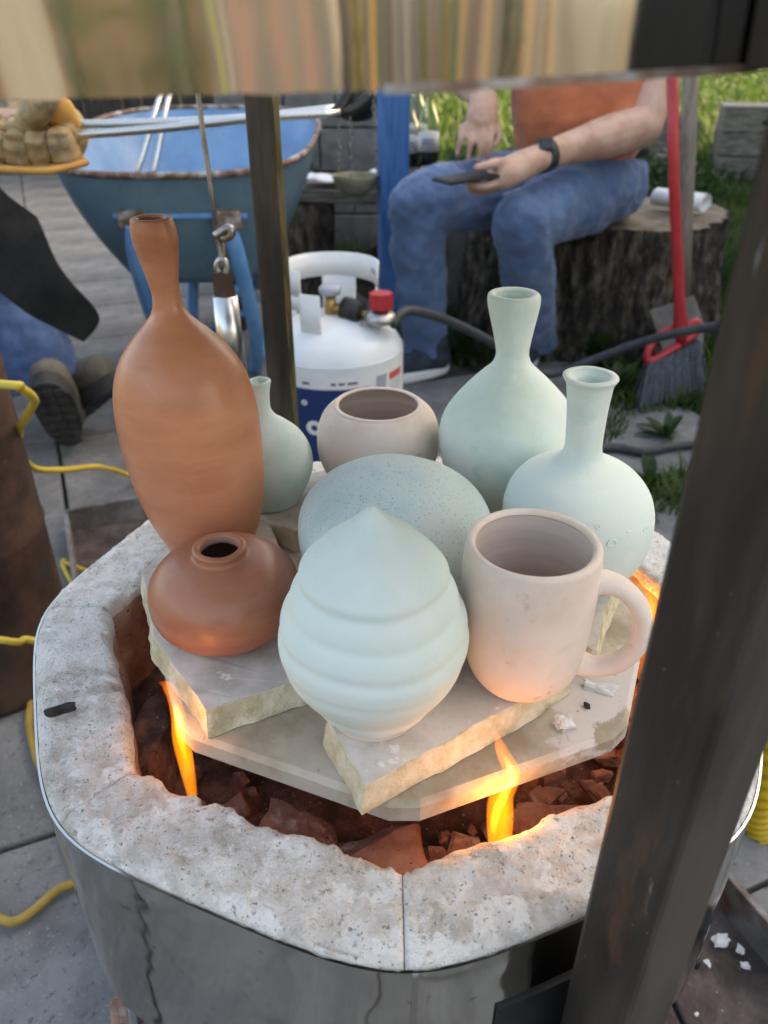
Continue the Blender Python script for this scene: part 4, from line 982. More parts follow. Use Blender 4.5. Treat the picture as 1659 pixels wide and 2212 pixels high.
for (a, b, r0, r1, g0, g1, t0, t1) in ((hipL, kneeL, .122, .094, .3, .55, -.05, .95), (kneeL, ankL, .084, .075, 2.9, 3.0, .1, .95)):
    sp = [on_leg(a, b, r0 + .001, r1 + .001, t0 + (t1 - t0) * k / 10, g0 + (g1 - g0) * k / 10) for k in range(11)]
    v, f = tube(sp, .0028, 6); mk('seam', v, f, M['stitch'], man)
m = MB(); m.add(*capsule([Vector((.595, 2.53, .66)), Vector((.58, 2.49, .72)), Vector((.58, 2.53, .86)), Vector((.58, 2.57, 1.04))], [.15, .168, .168, .13], 28, 1.28, (0, 1, 0)))
m.add(*capsule([shL + Vector((-.04, 0, 0)), shL.lerp(elL, .35)], [.085, .082], 16)); m.add(*capsule([shR, shR.lerp(elR, .4)], [.085, .078], 16)); m.add(*capsule([shR, shL], [.08, .08], 16))
m.add(*ellipsoid((.70, 2.57, .68), (.085, .09, .09)))
for i, p in enumerate(m.V): m.V[i] = p + Vector((0, 1, 0)) * noise.noise(Vector((p.x * 7, p.y * 7, p.z * 26))) * .010
shirt = m.build('shirt', M['orange'], man); remesh(shirt, .008, 2); folds(shirt, .07, .018)
v, f = lathe([(.168, -.018), (.174, -.018), (.174, .018), (.168, .018)], 48); 
mk('belt', [Vector((.60 + p[0] * 1.12, 2.545 + p[1] * .86, .628 + p[2])) for p in v], f, M['black'], man)
# watch
d = (wrL - elL).normalized(); wq = d.to_track_quat('Z', 'Y').to_matrix(); wc = wrL - d * .012
v, f = lathe([(.037, -.013), (.0405, -.012), (.0405, .012), (.037, .013)], 32); mk('watch_strap', [wq @ Vector(p) + wc for p in v], f, M['rubber'], man)
v, f = boxv(wc + Vector((-.005, -.030, .028)), (.036, .012, .034), Matrix.Rotation(R(-40), 3, 'X'), .004); mk('watch_face', v, f, M['black'], man, False)
# shoes
def shoe(heel, dirv, L_, mu, ms, parent, name='shoe', h=.075):
    d = Vector(dirv).normalized(); s_ = d.cross(Vector((0, 0, 1)))
    m_ = MB(); m_.add(*capsule([heel + d * .03 + Vector((0, 0, .055)), heel + d * L_ * .45 + Vector((0, 0, .055)), heel + d * (L_ - .04) + Vector((0, 0, .042))], [.038, .042, .034], 16, 1.0))
    m_.add(*capsule([heel + d * .04 + Vector((0, 0, .06)), heel + d * .05 + Vector((0, 0, .12))], [.040, .042], 14))
    o = m_.build(name, mu, parent); remesh(o, .006, 2)
    out = []
    for k in range(40):
        t = 2 * math.pi * k / 40; x = L_ / 2 + (L_ / 2 + .006) * math.copysign(abs(math.cos(t)) ** .8, math.cos(t)); wd = .047 * (.82 + .18 * math.cos(t)) ; out.append(heel + d * x + s_ * (wd * math.sin(t)))
    V = [p + Vector((0, 0, z)) for z in (.002, .012, .030, .036) for p in out]; 
    c = sum(out, Vector()) / 40
    for i in range(40): V[120 + i] = V[120 + i].lerp(c + Vector((0, 0, .036)), .06); V[i] = V[i].lerp(c + Vector((0, 0, .002)), .05)
    Fc = [(j * 40 + i, j * 40 + (i + 1) % 40, (j + 1) * 40 + (i + 1) % 40, (j + 1) * 40 + i) for j in range(3) for i in range(40)] + [tuple(range(39, -1, -1)), tuple(range(120, 160))]
    mk('shoe_sole', V, Fc, ms, parent)
shoe(Vector((.200, 2.325, 0)), (-.80, -.38, 0), .275, M['shoe'], M['white'], man)
shoe(Vector((.50, 2.45, 0)), (-.45, -.85, 0), .275, M['shoe'], M['white'], man)
# phone
ph = at(1008, 384, 2.035); Mp = Matrix.Rotation(R(-62), 3, 'Z') @ Matrix.Rotation(R(3), 3, 'X')
ph_o = tag(empty('phone', ph), 'dark smartphone held in the seated person\'s hand', 'phone')
v, f = boxv(ph, (.085, .150, .009), Mp, .003); mk('case', v, f, M['black'], ph_o, False)
v, f = boxv(ph + Mp @ Vector((0, 0, .0052)), (.076, .140, .0008), Mp, .0002); mk('screen', v, f, mat('screen', base=(.010, .012, .02), rough=.55, spec=.15), ph_o, False)
# stump
V = []; Fc = []; seg, nl = 260, 46
for i in range(nl + 1):
    z = .43 * i / nl
    for k in range(seg):
        t = 2 * math.pi * k / seg
        r = .400 * (1 + .05 * math.cos(2 * t + .6) + .03 * math.cos(5 * t)) * (1 + .08 * (1 - i / nl) ** 2)
        r += .034 * noise.noise(Vector((math.cos(t) * 3, math.sin(t) * 3, z * 2))) + .030 * noise.noise(Vector((math.cos(t) * 10, math.sin(t) * 10, z * 3))) + .016 * noise.noise(Vector((math.cos(t) * 26, math.sin(t) * 26, z * 16))) + .010 * noise.noise(Vector((math.cos(t) * 60, math.sin(t) * 60, z * 30)))
        V.append((.73 + r * math.cos(t), 2.78 + r * math.sin(t), z - .01 + (.012 * noise.noise(Vector((t * 2, 0, 0))) if i == nl else 0)))
for i in range(nl):
    for k in range(seg):
        a = i * seg + k; b = i * seg + (k + 1) % seg; Fc.append((a, b, b + seg, a + seg))
stump = tag(empty('tree_stump', (.73, 2.78, 0)), 'big weathered tree stump used as a seat', 'stump')
mk('bark', V, Fc, M['bark'], stump)
Vt = V[-seg:]; mk('cut_top', [Vector((.73, 2.78, .425))] + [Vector(p) + Vector((0, 0, -.002)) for p in Vt], [(0, 1 + k, 1 + (k + 1) % seg) for k in range(seg)], M['cut_wood'], stump, False)
# folded newspaper roll on the stump
nv = []; 
pr = []
for k in range(40):
    a = k / 39 * 2 * math.pi * 1.6; r_ = .020 + .010 * k / 39; pr.append((r_ * math.cos(a) * 1.5, r_ * math.sin(a)))
V = []; Fc = []
A0, B0 = Vector((.90, 2.72, .462)), Vector((1.02, 2.60, .462)); d = (B0 - A0).normalized(); s_ = d.cross(Vector((0, 0, 1)))
for q in (0, 1):
    for (a, b) in pr: V.append((A0 if q == 0 else B0) + s_ * a + Vector((0, 0, b)))
for k in range(39): Fc.append((k, k + 1, 41 + k, 40 + k))
nr_ = mk('folded_paper', V, Fc, M['white']); solid(nr_, .0015, 0); tag(nr_, 'rolled white paper lying on the stump behind the jeans', 'paper')
# broom
br = tag(empty('broom', (.77, 2.1, .02)), 'red handled broom with grey bristles standing by the stump', 'broom')
v, f = tube([at(1452, 120, 2.02), at(1456, 400, 2.04), at(1468, 660, 2.08), at(1470, 700, 2.09), at(1472, 745, 2.10)], [.0135, .0135, .0150, .020, .014], 14); mk('handle', v, f, M['red'], br)
yb = 2.11
lpb = [at(1470, 712, yb), at(1500, 695, yb + .01), at(1508, 702, yb + .01), at(1500, 722, yb), at(1455, 752, yb - .02), at(1410, 778, yb - .04), at(1398, 772, yb - .04), at(1408, 742, yb - .03), at(1440, 715, yb - .01)]
v, f = tube(lpb + [lpb[0]], .011, 10, 6); mk('frame_loop', v, f, M['red'], br)
V = []; Fc = []; mi = []
top_a, top_b = at(1398, 782, yb - .045), at(1508, 735, yb + .01); bot_a, bot_b = at(1372, 872, yb - .05), at(1522, 812, yb + .03)
bot_a.z = .004; bot_b.z = .02
nb_ = 90
for k in range(nb_):
    for r_ in range(4):
        t = (k + random.random()) / nb_; o_ = Vector((random.uniform(-.004, .004), (r_ - 1.5) * .012, 0))
        a = top_a.lerp(top_b, t) + o_; b = bot_a.lerp(bot_b, t) + o_ * 2 + Vector((random.uniform(-.006, .006), 0, random.uniform(0, .012)))
        d = Vector((.0016, 0, 0)); e = Vector((0, .0016, 0)); i = len(V); V += [a - d, a + e, a + d, b - d, b + e, b + d]; Fc += [(i, i + 1, i + 4, i + 3), (i + 1, i + 2, i + 5, i + 4), (i + 2, i, i + 3, i + 5)]
stuff(mk('bristles', V, Fc, M['bristle'], br, False))
# spade behind the broom
sp = tag(empty('spade', (.86, 2.2, .1)), 'old spade with wooden handle leaning behind the red broom', 'spade')
v, f = tube([at(1492, 120, 2.16), at(1488, 300, 2.18), at(1480, 480, 2.20), at(1474, 640, 2.22)], [.019, .019, .020, .021], 14); mk('handle', v, f, M['handle_wood'], sp)
c = [at(1405, 672, 2.20), at(1500, 640, 2.24), at(1522, 700, 2.28), at(1515, 790, 2.26), at(1445, 800, 2.20)]
V = [p for p in c] + [p + Vector((0, .006, 0)) for p in c]; Fc = [(0, 1, 2, 3, 4)[::-1], (5, 6, 7, 8, 9)] + [(i, (i + 1) % 5, 5 + (i + 1) % 5, 5 + i) for i in range(5)]
mk('blade', V, Fc, M['spade'], sp, False)
# ------------------------------------------------------------ second person at the left (gloved, apron)
P = []
hR2, hL2 = Vector((-1.30, 2.30, .56)), Vector((-1.48, 2.12, .56)); kR2, kL2 = Vector((-.975, 1.92, .50)), Vector((-1.20, 1.74, .52)); aR2, aL2 = Vector((-.850, 1.83, .160)), Vector((-1.03, 1.66, .15))
s2, e2_, w2 = Vector((-1.16, 2.02, 1.08)), Vector((-.95, 1.72, .83)), Vector((-.70, 1.50, .775))
P.append(capsule([Vector((-1.40, 2.25, .60)), Vector((-1.38, 2.20, .85)), Vector((-1.34, 2.14, 1.08))], [.15, .155, .12], 18, 1.25, (1, 1, 0)))
P.append(capsule([Vector((-1.34, 2.14, 1.08)), Vector((-1.32, 2.10, 1.22))], [.065, .06])); P.append(ellipsoid((-1.30, 2.07, 1.33), (.085, .095, .115))); P.append(ellipsoid((-1.25, 1.99, 1.31), (.016, .018, .02)))
P.append(capsule([s2 + Vector((-.1, .06, 0)), s2, e2_, w2], [.09, .06, .045, .033])); P.append(capsule([Vector((-1.45, 2.05, 1.08)), Vector((-1.50, 1.85, .85)), Vector((-1.35, 1.70, .70))], [.065, .047, .034]))
P.append(ellipsoid((-1.32, 1.66, .68), (.05, .05, .03)))
for a, b, c in ((hR2, kR2, aR2), (hL2, kL2, aL2)): P.append(capsule([a, a.lerp(b, .5), b], [.06, .05, .04], 14)); P.append(capsule([b, b.lerp(c, .5), c], [.04, .034, .028], 14))
P.append(capsule([w2, at(90, 285, 1.47), at(40, 320, 1.45)], [.033, .036, .03], 12))
helper = person_body('person', P, 'person at the left in jeans, dark leather apron and boots, only partly in view', .007)
m = MB()
for a, b, c, in ((hR2, kR2, aR2), (hL2, kL2, aL2)):
    m.add(*capsule([a, a.lerp(b, .5), b], [.105, .098, .082], 20)); m.add(*ellipsoid(b, (.082, .082, .082))); m.add(*tube([b, b.lerp(c, .3), b.lerp(c, .7), b.lerp(c, 1.0)], [.082, .088, .092, .098], 22, 5))
m.add(*ellipsoid((-1.40, 2.25, .56), (.19, .16, .12)))
for i, p in enumerate(m.V):
    d = Vector((noise.noise(p * 9 + Vector((5, 0, 0))), noise.noise(p * 9 + Vector((0, 7, 0))), noise.noise(p * 9 + Vector((0, 0, 9))))); m.V[i] = p + d * .012
j2 = m.build('jeans', M['denim_dark'], helper); remesh(j2, .007, 2); folds(j2, .08, .022); folds(j2, .03, .008)
m = MB(); m.add(*capsule([Vector((-1.40, 2.25, .68)), Vector((-1.38, 2.20, .85)), Vector((-1.34, 2.14, 1.06))], [.16, .165, .13], 18, 1.25, (1, 1, 0))); m.add(*capsule([s2 + Vector((-.1, .06, 0)), s2, e2_], [.10, .075, .060], 14)); m.add(*capsule([Vector((-1.45, 2.05, 1.08)), Vector((-1.50, 1.85, .85))], [.08, .06], 14))
sh2 = m.build('shirt', M['denim_dark'], helper); remesh(sh2, .009, 2)
# apron sheet over the knees
YA = 1.60
prow = [[at(-160, 330, 1.78), at(-40, 370, 1.74), at(30, 430, 1.70), at(78, 470, 1.68)],
        [at(-160, 400, 1.72), at(-40, 450, 1.67), at(60, 530, 1.63), at(118, 545, 1.63)],
        [at(-160, 480, 1.68), at(-30, 560, 1.62), at(90, 625, 1.59), at(165, 618, 1.59)],
        [at(-160, 560, 1.68), at(-20, 610, 1.61), at(110, 690, 1.575), at(210, 690, 1.57)],
        [at(-160, 580, 1.68), at(-15, 625, 1.61), at(128, 715, 1.57), at(178, 742, 1.565)]]
rows = [catmull(r_, 8) for r_ in prow]; cols = list(zip(*rows)); grid = [catmull(list(c_), 8) for c_ in cols]
ni, nj = len(grid), len(grid[0]); V = [p + Vector((0, .02 * noise.noise(p * 9), .0)) for g in grid for p in g]
Fc = [(i * nj + j, i * nj + j + 1, (i + 1) * nj + j + 1, (i + 1) * nj + j) for i in range(ni - 1) for j in range(nj - 1)]
ap = mk('apron', V, Fc, M['apron'], helper); solid(ap, .006, 0)
# boots
def boot(heel, dirv, tilt, L_, parent):
    d = Vector(dirv).normalized(); s_ = d.cross(Vector((0, 0, 1))).normalized()
    Q = Matrix.Rotation(tilt, 3, s_)
    def T(p): return Q @ p + heel
    m_ = MB(); parts = [capsule([d * .03 + Vector((0, 0, .065)), d * L_ * .5 + Vector((0, 0, .07)), d * (L_ - .055) + Vector((0, 0, .058))], [.042, .046, .046], 18, 1.0), capsule([d * .045 + Vector((0, 0, .07)), d * .045 + Vector((0, 0, .16))], [.048, .052], 16)]
    for v_, f_ in parts: m_.add([T(Vector(p)) for p in v_], f_)
    o = m_.build('boot', M['boot'], parent); remesh(o, .006, 2)
    out = []
    for k in range(48):
        t = 2 * math.pi * k / 48; x = L_ / 2 + (L_ / 2 + .004) * math.copysign(abs(math.cos(t)) ** .75, math.cos(t)); wd = .056 * (.85 + .15 * math.cos(t)) ; out.append(d * x + s_ * (wd * math.sin(t)))
    V = [T(p + Vector((0, 0, z))) for z in (.0, .010, .026, .034) for p in out]
    Fc = [(j * 48 + i, j * 48 + (i + 1) % 48, (j + 1) * 48 + (i + 1) % 48, (j + 1) * 48 + i) for j in range(3) for i in range(48)] + [tuple(range(47, -1, -1)), tuple(range(144, 192))]
    so = mk('boot_sole', V, Fc, M['sole'], parent, False)
    for k in range(7):
        for q in (-1, 0, 1):
            cc = T(d * (.03 + (L_ - .06) * k / 6) + s_ * (.026 * q * (1 if k not in (0,) else .8)) + Vector((0, 0, -.003)))
            v_, f_ = boxv(cc, (.022, .022, .007), Q @ Matrix.Rotation(math.atan2(d.y, d.x) + .4 * q, 3, 'Z'), .001)
            mk('tread_lug', v_, f_, M['sole'], so, False)
boot(Vector((-.800, 1.775, .012)), (.25, -.96, 0), R(56), .27, helper)
boot(Vector((-.845, 1.90, .012)), (.78, -.40, 0), R(36), .27, helper)
# stool of the second person (mostly out of view)
v, f = lathe([(.17, 0), (.18, .01), (.17, .44), (.16, .45), (0, .45)], 40, -1.42, 2.28, 0, 0, .01, 5); tag(mk('log_stool', v, f, M['bark']), 'log seat under the person with the apron', 'log')
# glove
gl = tag(empty('work_glove', at(100, 290, 1.45)), 'worn yellow leather work glove gripping the steel tongs', 'glove')
G = []
def gp(u, v_, y): return at(u, v_, y)
m = MB(); m.add(*capsule([gp(-70, 262, 1.53), gp(20, 268, 1.510), gp(90, 276, 1.50), gp(140, 290, 1.50)], [.046, .047, .046, .040], 18, 1.25, (0, 1, 0)))
o = m.build('palm', M['leather'], gl); remesh(o, .005, 2)
def squircle(c, rad, Mx, seed, p=.62):
    V_, F_ = ellipsoid((0, 0, 0), (1, 1, 1), 28, 18); out = []
    for q in V_:
        q = Vector([math.copysign(abs(a) ** p, a) for a in q]); q = Vector((q.x * rad[0], q.y * rad[1], q.z * rad[2]))
        q *= 1 + .10 * noise.noise(q * 45 + Vector((seed, 0, 0))); q.y += .0035 * math.sin(q.z * 260 + seed) * (1 if q.y < 0 else 0)
        out.append(Mx @ q + c)
    return out, F_
for k, (u, v0, w_, h_, tl) in enumerate(((-8, 316, .021, .026, .12), (40, 320, .0215, .029, .16), (88, 322, .0205, .031, .08), (136, 316, .0215, .030, -.04))):
    v, f = squircle(gp(u, v0, 1.425), (w_, .020, h_), Matrix.Rotation(tl, 3, 'Y') @ Matrix.Rotation(.30, 3, 'X'), k * 3.1); mk('finger', v, f, M['leather'], gl)
    v, f = squircle(gp(u + 5, v0 - 36, 1.452), (w_ * 1.02, .024, .020), Matrix.Rotation(tl, 3, 'Y') @ Matrix.Rotation(-.7, 3, 'X'), k * 5.3); mk('knuckle', v, f, M['leather'], gl)
v, f = capsule([gp(62, 262, 1.43), gp(82, 236, 1.41), gp(100, 214, 1.40), gp(106, 196, 1.40)], [.022, .023, .021, .017], 14, 1, None, 5); mk('thumb', v, f, M['leather'], gl)
v, f = capsule([gp(100, 230, 1.44), gp(125, 238, 1.44), gp(150, 262, 1.45)], [.024, .027, .018], 14, .7, None, 5); mk('thumb_back', v, f, M['leather_orange'], gl)
# cuff flap
prow = [[gp(-80, 215, 1.53), gp(0, 212, 1.52), gp(70, 222, 1.52), gp(100, 240, 1.50)], [gp(-80, 300, 1.52), gp(0, 300, 1.49), gp(90, 300, 1.48), gp(160, 300, 1.48)], [gp(-80, 340, 1.48), gp(0, 345, 1.45), gp(90, 350, 1.44), gp(182, 338, 1.46)], [gp(-80, 352, 1.42), gp(0, 362, 1.40), gp(95, 368, 1.39), gp(188, 350, 1.43)]]
rows = [catmull(r_, 8) for r_ in prow]; cols = list(zip(*rows)); grid = [catmull(list(c_), 8) for c_ in cols]; ni, nj = len(grid), len(grid[0])
V = [p + Vector((0, .006 * noise.noise(p * 22), .004 * noise.noise(p * 25))) for g in grid for p in g]; Fc = [(i * nj + j, i * nj + j + 1, (i + 1) * nj + j + 1, (i + 1) * nj + j) for i in range(ni - 1) for j in range(nj - 1)]
cf_ = mk('cuff', V, Fc, M['leather_orange'], gl); solid(cf_, .005, 0)
v, f = tube([gp(-60, 362, 1.385), gp(0, 366, 1.38), gp(95, 370, 1.375), gp(160, 358, 1.40), gp(188, 350, 1.42)], .0055, 8, 6); mk('cuff_binding', v, f, M['leather_orange'], gl)
# tongs
tg = tag(empty('raku_tongs', at(300, 275, 1.48)), 'long steel tongs held by the leather glove above the wheelbarrow', 'tongs')
v, f = tube([at(60, 268, 1.47), at(170, 268, 1.47), at(340, 264, 1.49), at(530, 254, 1.52), at(735, 232, 1.56)], .0068, 10, 4); mk('arm', v, f, M['rod'], tg)
v, f = tube([at(60, 296, 1.455), at(170, 291, 1.455), at(340, 278, 1.475), at(530, 258, 1.50), at(735, 244, 1.54)], .0072, 10, 4); mk('arm', v, f, M['rod'], tg)
v, f = tube([at(730, 240, 1.55), at(745, 215, 1.56), at(760, 190, 1.57)], .011, 10, 4); mk('jaw', v, f, M['black'], tg)
v, f = tube([at(730, 242, 1.55), at(760, 236, 1.56), at(800, 205, 1.58)], .010, 10, 4); mk('jaw', v, f, M['black'], tg)

# ------------------------------------------------------------ back of the yard
v, f = boxv((.029, 2.72, .98), (.092, .092, 2.0), R(8), .003); tag(mk('blue_post', v, f, M['blue_post'], None, False), 'square blue painted timber post behind the seated person', 'post')
# hanging clay bowl on chains
hb = tag(empty('hanging_bowl', at(768, 385, 2.75)), 'yellowish clay bowl hanging on three thin chains beside the blue post', 'bowl')
c = at(768, 385, 2.75)
v, f = lathe([(0, -.055), (.03, -.052), (.062, -.030), (.076, .0), (.078, .012), (.073, .012), (.070, 0), (.055, -.026), (0, -.045)], 40, c.x, c.y, c.z); mk('bowl', v, f, M['clay_bowl'], hb)
for k in range(3):
    t = R(20 + 120 * k); a = c + Vector((.075 * math.cos(t), .075 * math.sin(t), .010)); b = Vector((c.x, c.y, 1.15)) + Vector((.045 * math.cos(t), .045 * math.sin(t), 0))
    me = MB(); L_ = (b - a).length; nlk = int(L_ / .020)
    for i in range(nlk):
        p = a.lerp(b, (i + .5) / nlk); d = (b - a).normalized(); s_ = d.cross(Vector((math.cos(i * 1.57), math.sin(i * 1.57), .1))).normalized()
        me.add(*tube([p + d * .012 * math.cos(q) + s_ * .0055 * math.sin(q) for q in np.linspace(0, 2 * math.pi, 9)], .0016, 5, 0, 1, False))
    me.build('chain', M['dull_steel'], hb)
# hanging kettle
kt = tag(empty('hanging_pot', at(768, 225, 2.60)), 'dark round metal pot hanging above the clay bowl', 'pot')
c = at(770, 222, 2.95)
v, f = lathe([(0, -.06), (.045, -.052), (.075, -.02), (.078, .02), (.065, .05), (.06, .052), (.06, .04), (0, .0)], 36, c.x, c.y, c.z); mk('pot', v, f, M['black'], kt)
v, f = tube([c + Vector((-.07, 0, .03)), c + Vector((-.055, 0, .14)), c + Vector((0, 0, .19)), c + Vector((.055, 0, .14)), c + Vector((.07, 0, .03))], .004, 8, 6); mk('bail', v, f, M['black'], kt)
v, f = tube([c + Vector((0, 0, .19)), Vector((c.x, c.y, 1.2))], .003, 6); mk('hook_wire', v, f, M['dull_steel'], kt)
v, f = boxv((-.10, 2.70, 1.19), (.5, .05, .05), R(5), .003); tag(mk('hanger_beam', v, f, M['old_wood'], None, False), 'weathered beam carrying the hanging bowl and pot', 'beam')
# log table with cloth
lt = tag(empty('log_table', (-.28, 3.35, 0)), 'rustic table of a split trunk with a plank top behind the wheelbarrow', 'table')
V = []; Fc = []; seg = 48
for i in range(14):
    z = .36 * i / 13
    for k in range(seg):
        t = 2 * math.pi * k / seg; r_ = .105 * (1 + .15 * (1 - i / 13) ** 2) + .02 * noise.noise(Vector((math.cos(t) * 3, math.sin(t) * 3, z * 5))); V.append((-.31 + r_ * math.cos(t), 3.30 + r_ * math.sin(t), z))
for i in range(13):
    for k in range(seg): a = i * seg + k; b = i * seg + (k + 1) % seg; Fc.append((a, b, b + seg, a + seg))
mk('trunk_leg', V, Fc, M['bark'], lt)
v, f = boxv((-.10, 3.34, .385), (.78, .26, .05), R(-6), .006); mk('plank', v, f, M['old_wood'], lt, False)
v, f = boxv((.14, 3.38, .18), (.12, .14, .36), R(10), .01); mk('block_leg', v, f, M['dark_wood'], lt, False)
V = []; Fc = []
for i in range(19):
    for j in range(13):
        x = -.33 + .34 * i / 18; y = 3.23 + .19 * j / 12; z = .430 + .035 * abs(noise.noise(Vector((x * 14, y * 14, 0)))) + .03 * abs(noise.noise(Vector((x * 24 + y * 8, y * 12, 4)))); V.append((x + .04 * noise.noise(Vector((y * 9, 3, 0))), y, z))
for i in range(18):
    for j in range(12): a = i * 13 + j; Fc.append((a, a + 13, a + 14, a + 1))
cl = mk('white_cloth', V, Fc, M['cloth']); solid(cl, .004, 1); tag(cl, 'crumpled white cloth lying on the log table', 'cloth')
# masonry wall of grey blocks (each block its own piece)
def block_wall(name, x0, x1, y, courses, bw, bh, label, rot=0, m='grey_block', dp=.16):
    root = tag(empty(name, (x0, y, 0)), label, 'wall'); me = None
    for r_ in range(courses):
        x = x0 - (bw / 2 if r_ % 2 else 0)
        while x < x1:
            if me is None:
                v, f = boxv((0, 0, 0), (bw - .008, dp, bh - .008), None, .006); me = bpy.data.meshes.new('block'); me.from_pydata([tuple(q) for q in v], [], f); me.materials.append(M[m])
            o = bpy.data.objects.new('block', me); COL.objects.link(o); o.parent = root; o.matrix_parent_inverse = Matrix.Translation(-Vector(root.location))
            o.location = (x + bw / 2, y + random.uniform(-.006, .006), bh * (r_ + .5)); o.rotation_euler = (0, 0, random.uniform(-.01, .01)); x += bw
    return root
block_wall('block_wall', -.62, .02, 4.05, 5, .32, .19, 'low wall of pale grey blocks behind the log table')
# dark timber shed at the left back
shed = tag(empty('timber_shed', (-2.6, 6.9, 0)), 'dark timber shed wall behind the wheelbarrow', 'shed')
for k in range(29):
    x = -5.1 + .155 * k; v, f = boxv((x, 6.90 + random.uniform(-.004, .004), 1.25), (.148, .025, 2.5), None, .003); mk('board', v, f, M['dark_wood'], shed, False)
v, f = boxv((-2.9, 7.8, 2.56), (4.9, 2.3, .06), None, .01); mk('roof', v, f, M['roof'], shed, False)
for x in (-5.1, -.75):
    v, f = boxv((x, 7.85, 1.25), (.05, 1.85, 2.5), None, .004); mk('side_wall', v, f, M['dark_wood'], shed, False)
# bottles on a stone block behind the person
v, f = boxv((.165, 3.10, .255), (.34, .30, .51), R(6), .012); tag(mk('stone_plinth', v, f, M['grey_block'], None, False), 'grey stone plinth with glass bottles behind the seated person', 'plinth')
def bottle(x, y, z, s, label, filled):
    root = tag(empty('glass_bottle', (x, y, z)), label, 'bottle')
    pr = [(0, 0), (.030, 0), (.031, .004), (.031, .125), (.029, .140), (.018, .168), (.0135, .185), (.0125, .225), (.0145, .228), (.0145, .236), (.012, .238)]
    pr = [(a * s, b * s) for a, b in pr]; pin = [(max(a - .0025, 0), b) for a, b in reversed(pr) if b > .004 and a > .003] + [(0, .006)]
    v, f = lathe(pr + pin, 36, x, y, z); mk('glass', v, f, M['glass'], root)
    v, f = lathe([(.0316 * s, .055 * s), (.0318 * s, .055 * s), (.0318 * s, .108 * s), (.0316 * s, .108 * s)], 36, x, y, z); mk('label', v, f, M['white'], root)
    for q in (.075, .085):
        V = []; Fc = []
        for i in range(13):
            t = R(-125 + 70 * i / 12)
            for zz in (q, q + .006): V.append((x + .0323 * s * math.cos(t), y + .0323 * s * math.sin(t), z + zz * s))
        for i in range(12): 
            if i % 3 != 2: Fc.append((2 * i, 2 * i + 2, 2 * i + 3, 2 * i + 1))
        mk('label_print', V, Fc, M['ink'], root)
    if filled:
        v, f = lathe([(0, .007), (.0278 * s, .007), (.0278 * s, .05 * s), (0, .05 * s)], 30, x, y, z); mk('liquid', v, f, M['black'], root)
bottle(.155, 2.99, .51, 1.15, 'clear glass bottle with white label on the stone plinth', True)
bottle(.092, 3.03, .51, 1.0, 'smaller clear bottle beside the labelled one, next to the blue post', True)
bottle(.118, 3.16, .51, 1.25, 'tall bottle standing behind the labelled bottle', False)
# wooden crates
def crate(x, y, rot, w_, d_, h_, z, label, lid, slats=3, hole=False):
    root = tag(empty('wooden_crate', (x, y, z)), label, 'crate', 'crates on the grass'); Mz = Matrix.Rotation(R(rot), 3, 'Z')
    def b(cx, cy, cz, sx, sy, sz, name, m): 
        v, f = boxv((0, 0, 0), (sx, sy, sz), None, .003); v = [Mz @ (q + Vector((cx, cy, cz))) + Vector((x, y, z)) for q in v]; return mk(name, v, f, m, root, False)
    hh = h_ / slats
    for k in range(slats):
        zc = hh * (k + .5)
        b(0, -d_ / 2, zc, w_, .018, hh - .006, 'slat', M['old_wood']); b(0, d_ / 2, zc, w_, .018, hh - .006, 'slat', M['old_wood'])
        b(-w_ / 2 + .009, 0, zc, .018, d_ - .02, hh - .006, 'slat', M['old_wood']); b(w_ / 2 - .009, 0, zc, .018, d_ - .02, hh - .006, 'slat', M['old_wood'])
    if lid: b(0, 0, h_ + .010, w_ + .02, d_ + .02, .018, 'lid', M['handle_wood'])
    if hole: b(0, -d_ / 2 - .008, h_ * .72, .11, .006, .035, 'hand_hole', M['dark_wood'])
crate(2.86, 6.45, -14, .66, .50, .20, 0, 'lower grey wooden crate under the lidded one on the grass', False, 2)
crate(2.86, 6.45, -16, .64, .48, .31, .203, 'upper grey wooden crate with pale lid and dark hand hole', True, 2, True)
crate(2.18, 6.75, -6, .50, .40, .42, 0, 'dark wooden crate behind the broom handle', False, 3)
crate(1.72, 6.65, 4, .40, .36, .30, 0, 'small dark crate half hidden behind the orange shirt', False, 2)
# ------------------------------------------------------------ vegetation
def grass_patch(name, test, n, h0, h1, x0, x1, y0, y1, pw=1.0, wid=.004):
    V = []; Fc = []
    for _ in range(n):
        yy = y0 + (y1 - y0) * random.random() ** pw; xx = x0 + (x1 - x0) * random.random()
        if not test(xx, yy): continue
        sc = 1 + max(0, yy - 4) * .10
        h = random.uniform(h0, h1) * (.6 + .8 * max(0, .5 + noise.noise(Vector((xx * 1.6, yy * 1.6, 2))))) ; a = random.uniform(0, 6.283); ln = random.uniform(.1, .8) * h
        wv = wid * random.uniform(.6, 1.3) * sc
        dx, dy = math.cos(a), math.sin(a); s = Vector((-dy, dx, 0)) * wv; p = Vector((xx, yy, -.02)); m1 = p + Vector((dx * ln * .35, dy * ln * .35, h * .6)); t = p + Vector((dx * ln, dy * ln, h))
        i = len(V); V += [p - s, p + s, m1 + s * .8, m1 - s * .8, t]; Fc += [(i, i + 1, i + 2, i + 3), (i + 3, i + 2, i + 4)]
    return stuff(tag(mk(name, V, Fc, M['grass'], None, False), 'long green grass and weeds covering the yard', 'grass'))
def free(x, y):
    if (x - .73) ** 2 + (y - 2.78) ** 2 < .46 ** 2: return False
    c = Vector((x, y, 0))
    if in_patio(c): return False
    if y < 4.2 and x < .35 and y > 3.9: return False
    return abs(x) < .75 * y + .5
grass_patch('grass', free, 52000, .05, .15, -.8, 4.0, 2.0, 6.0, 1.0, .0045)
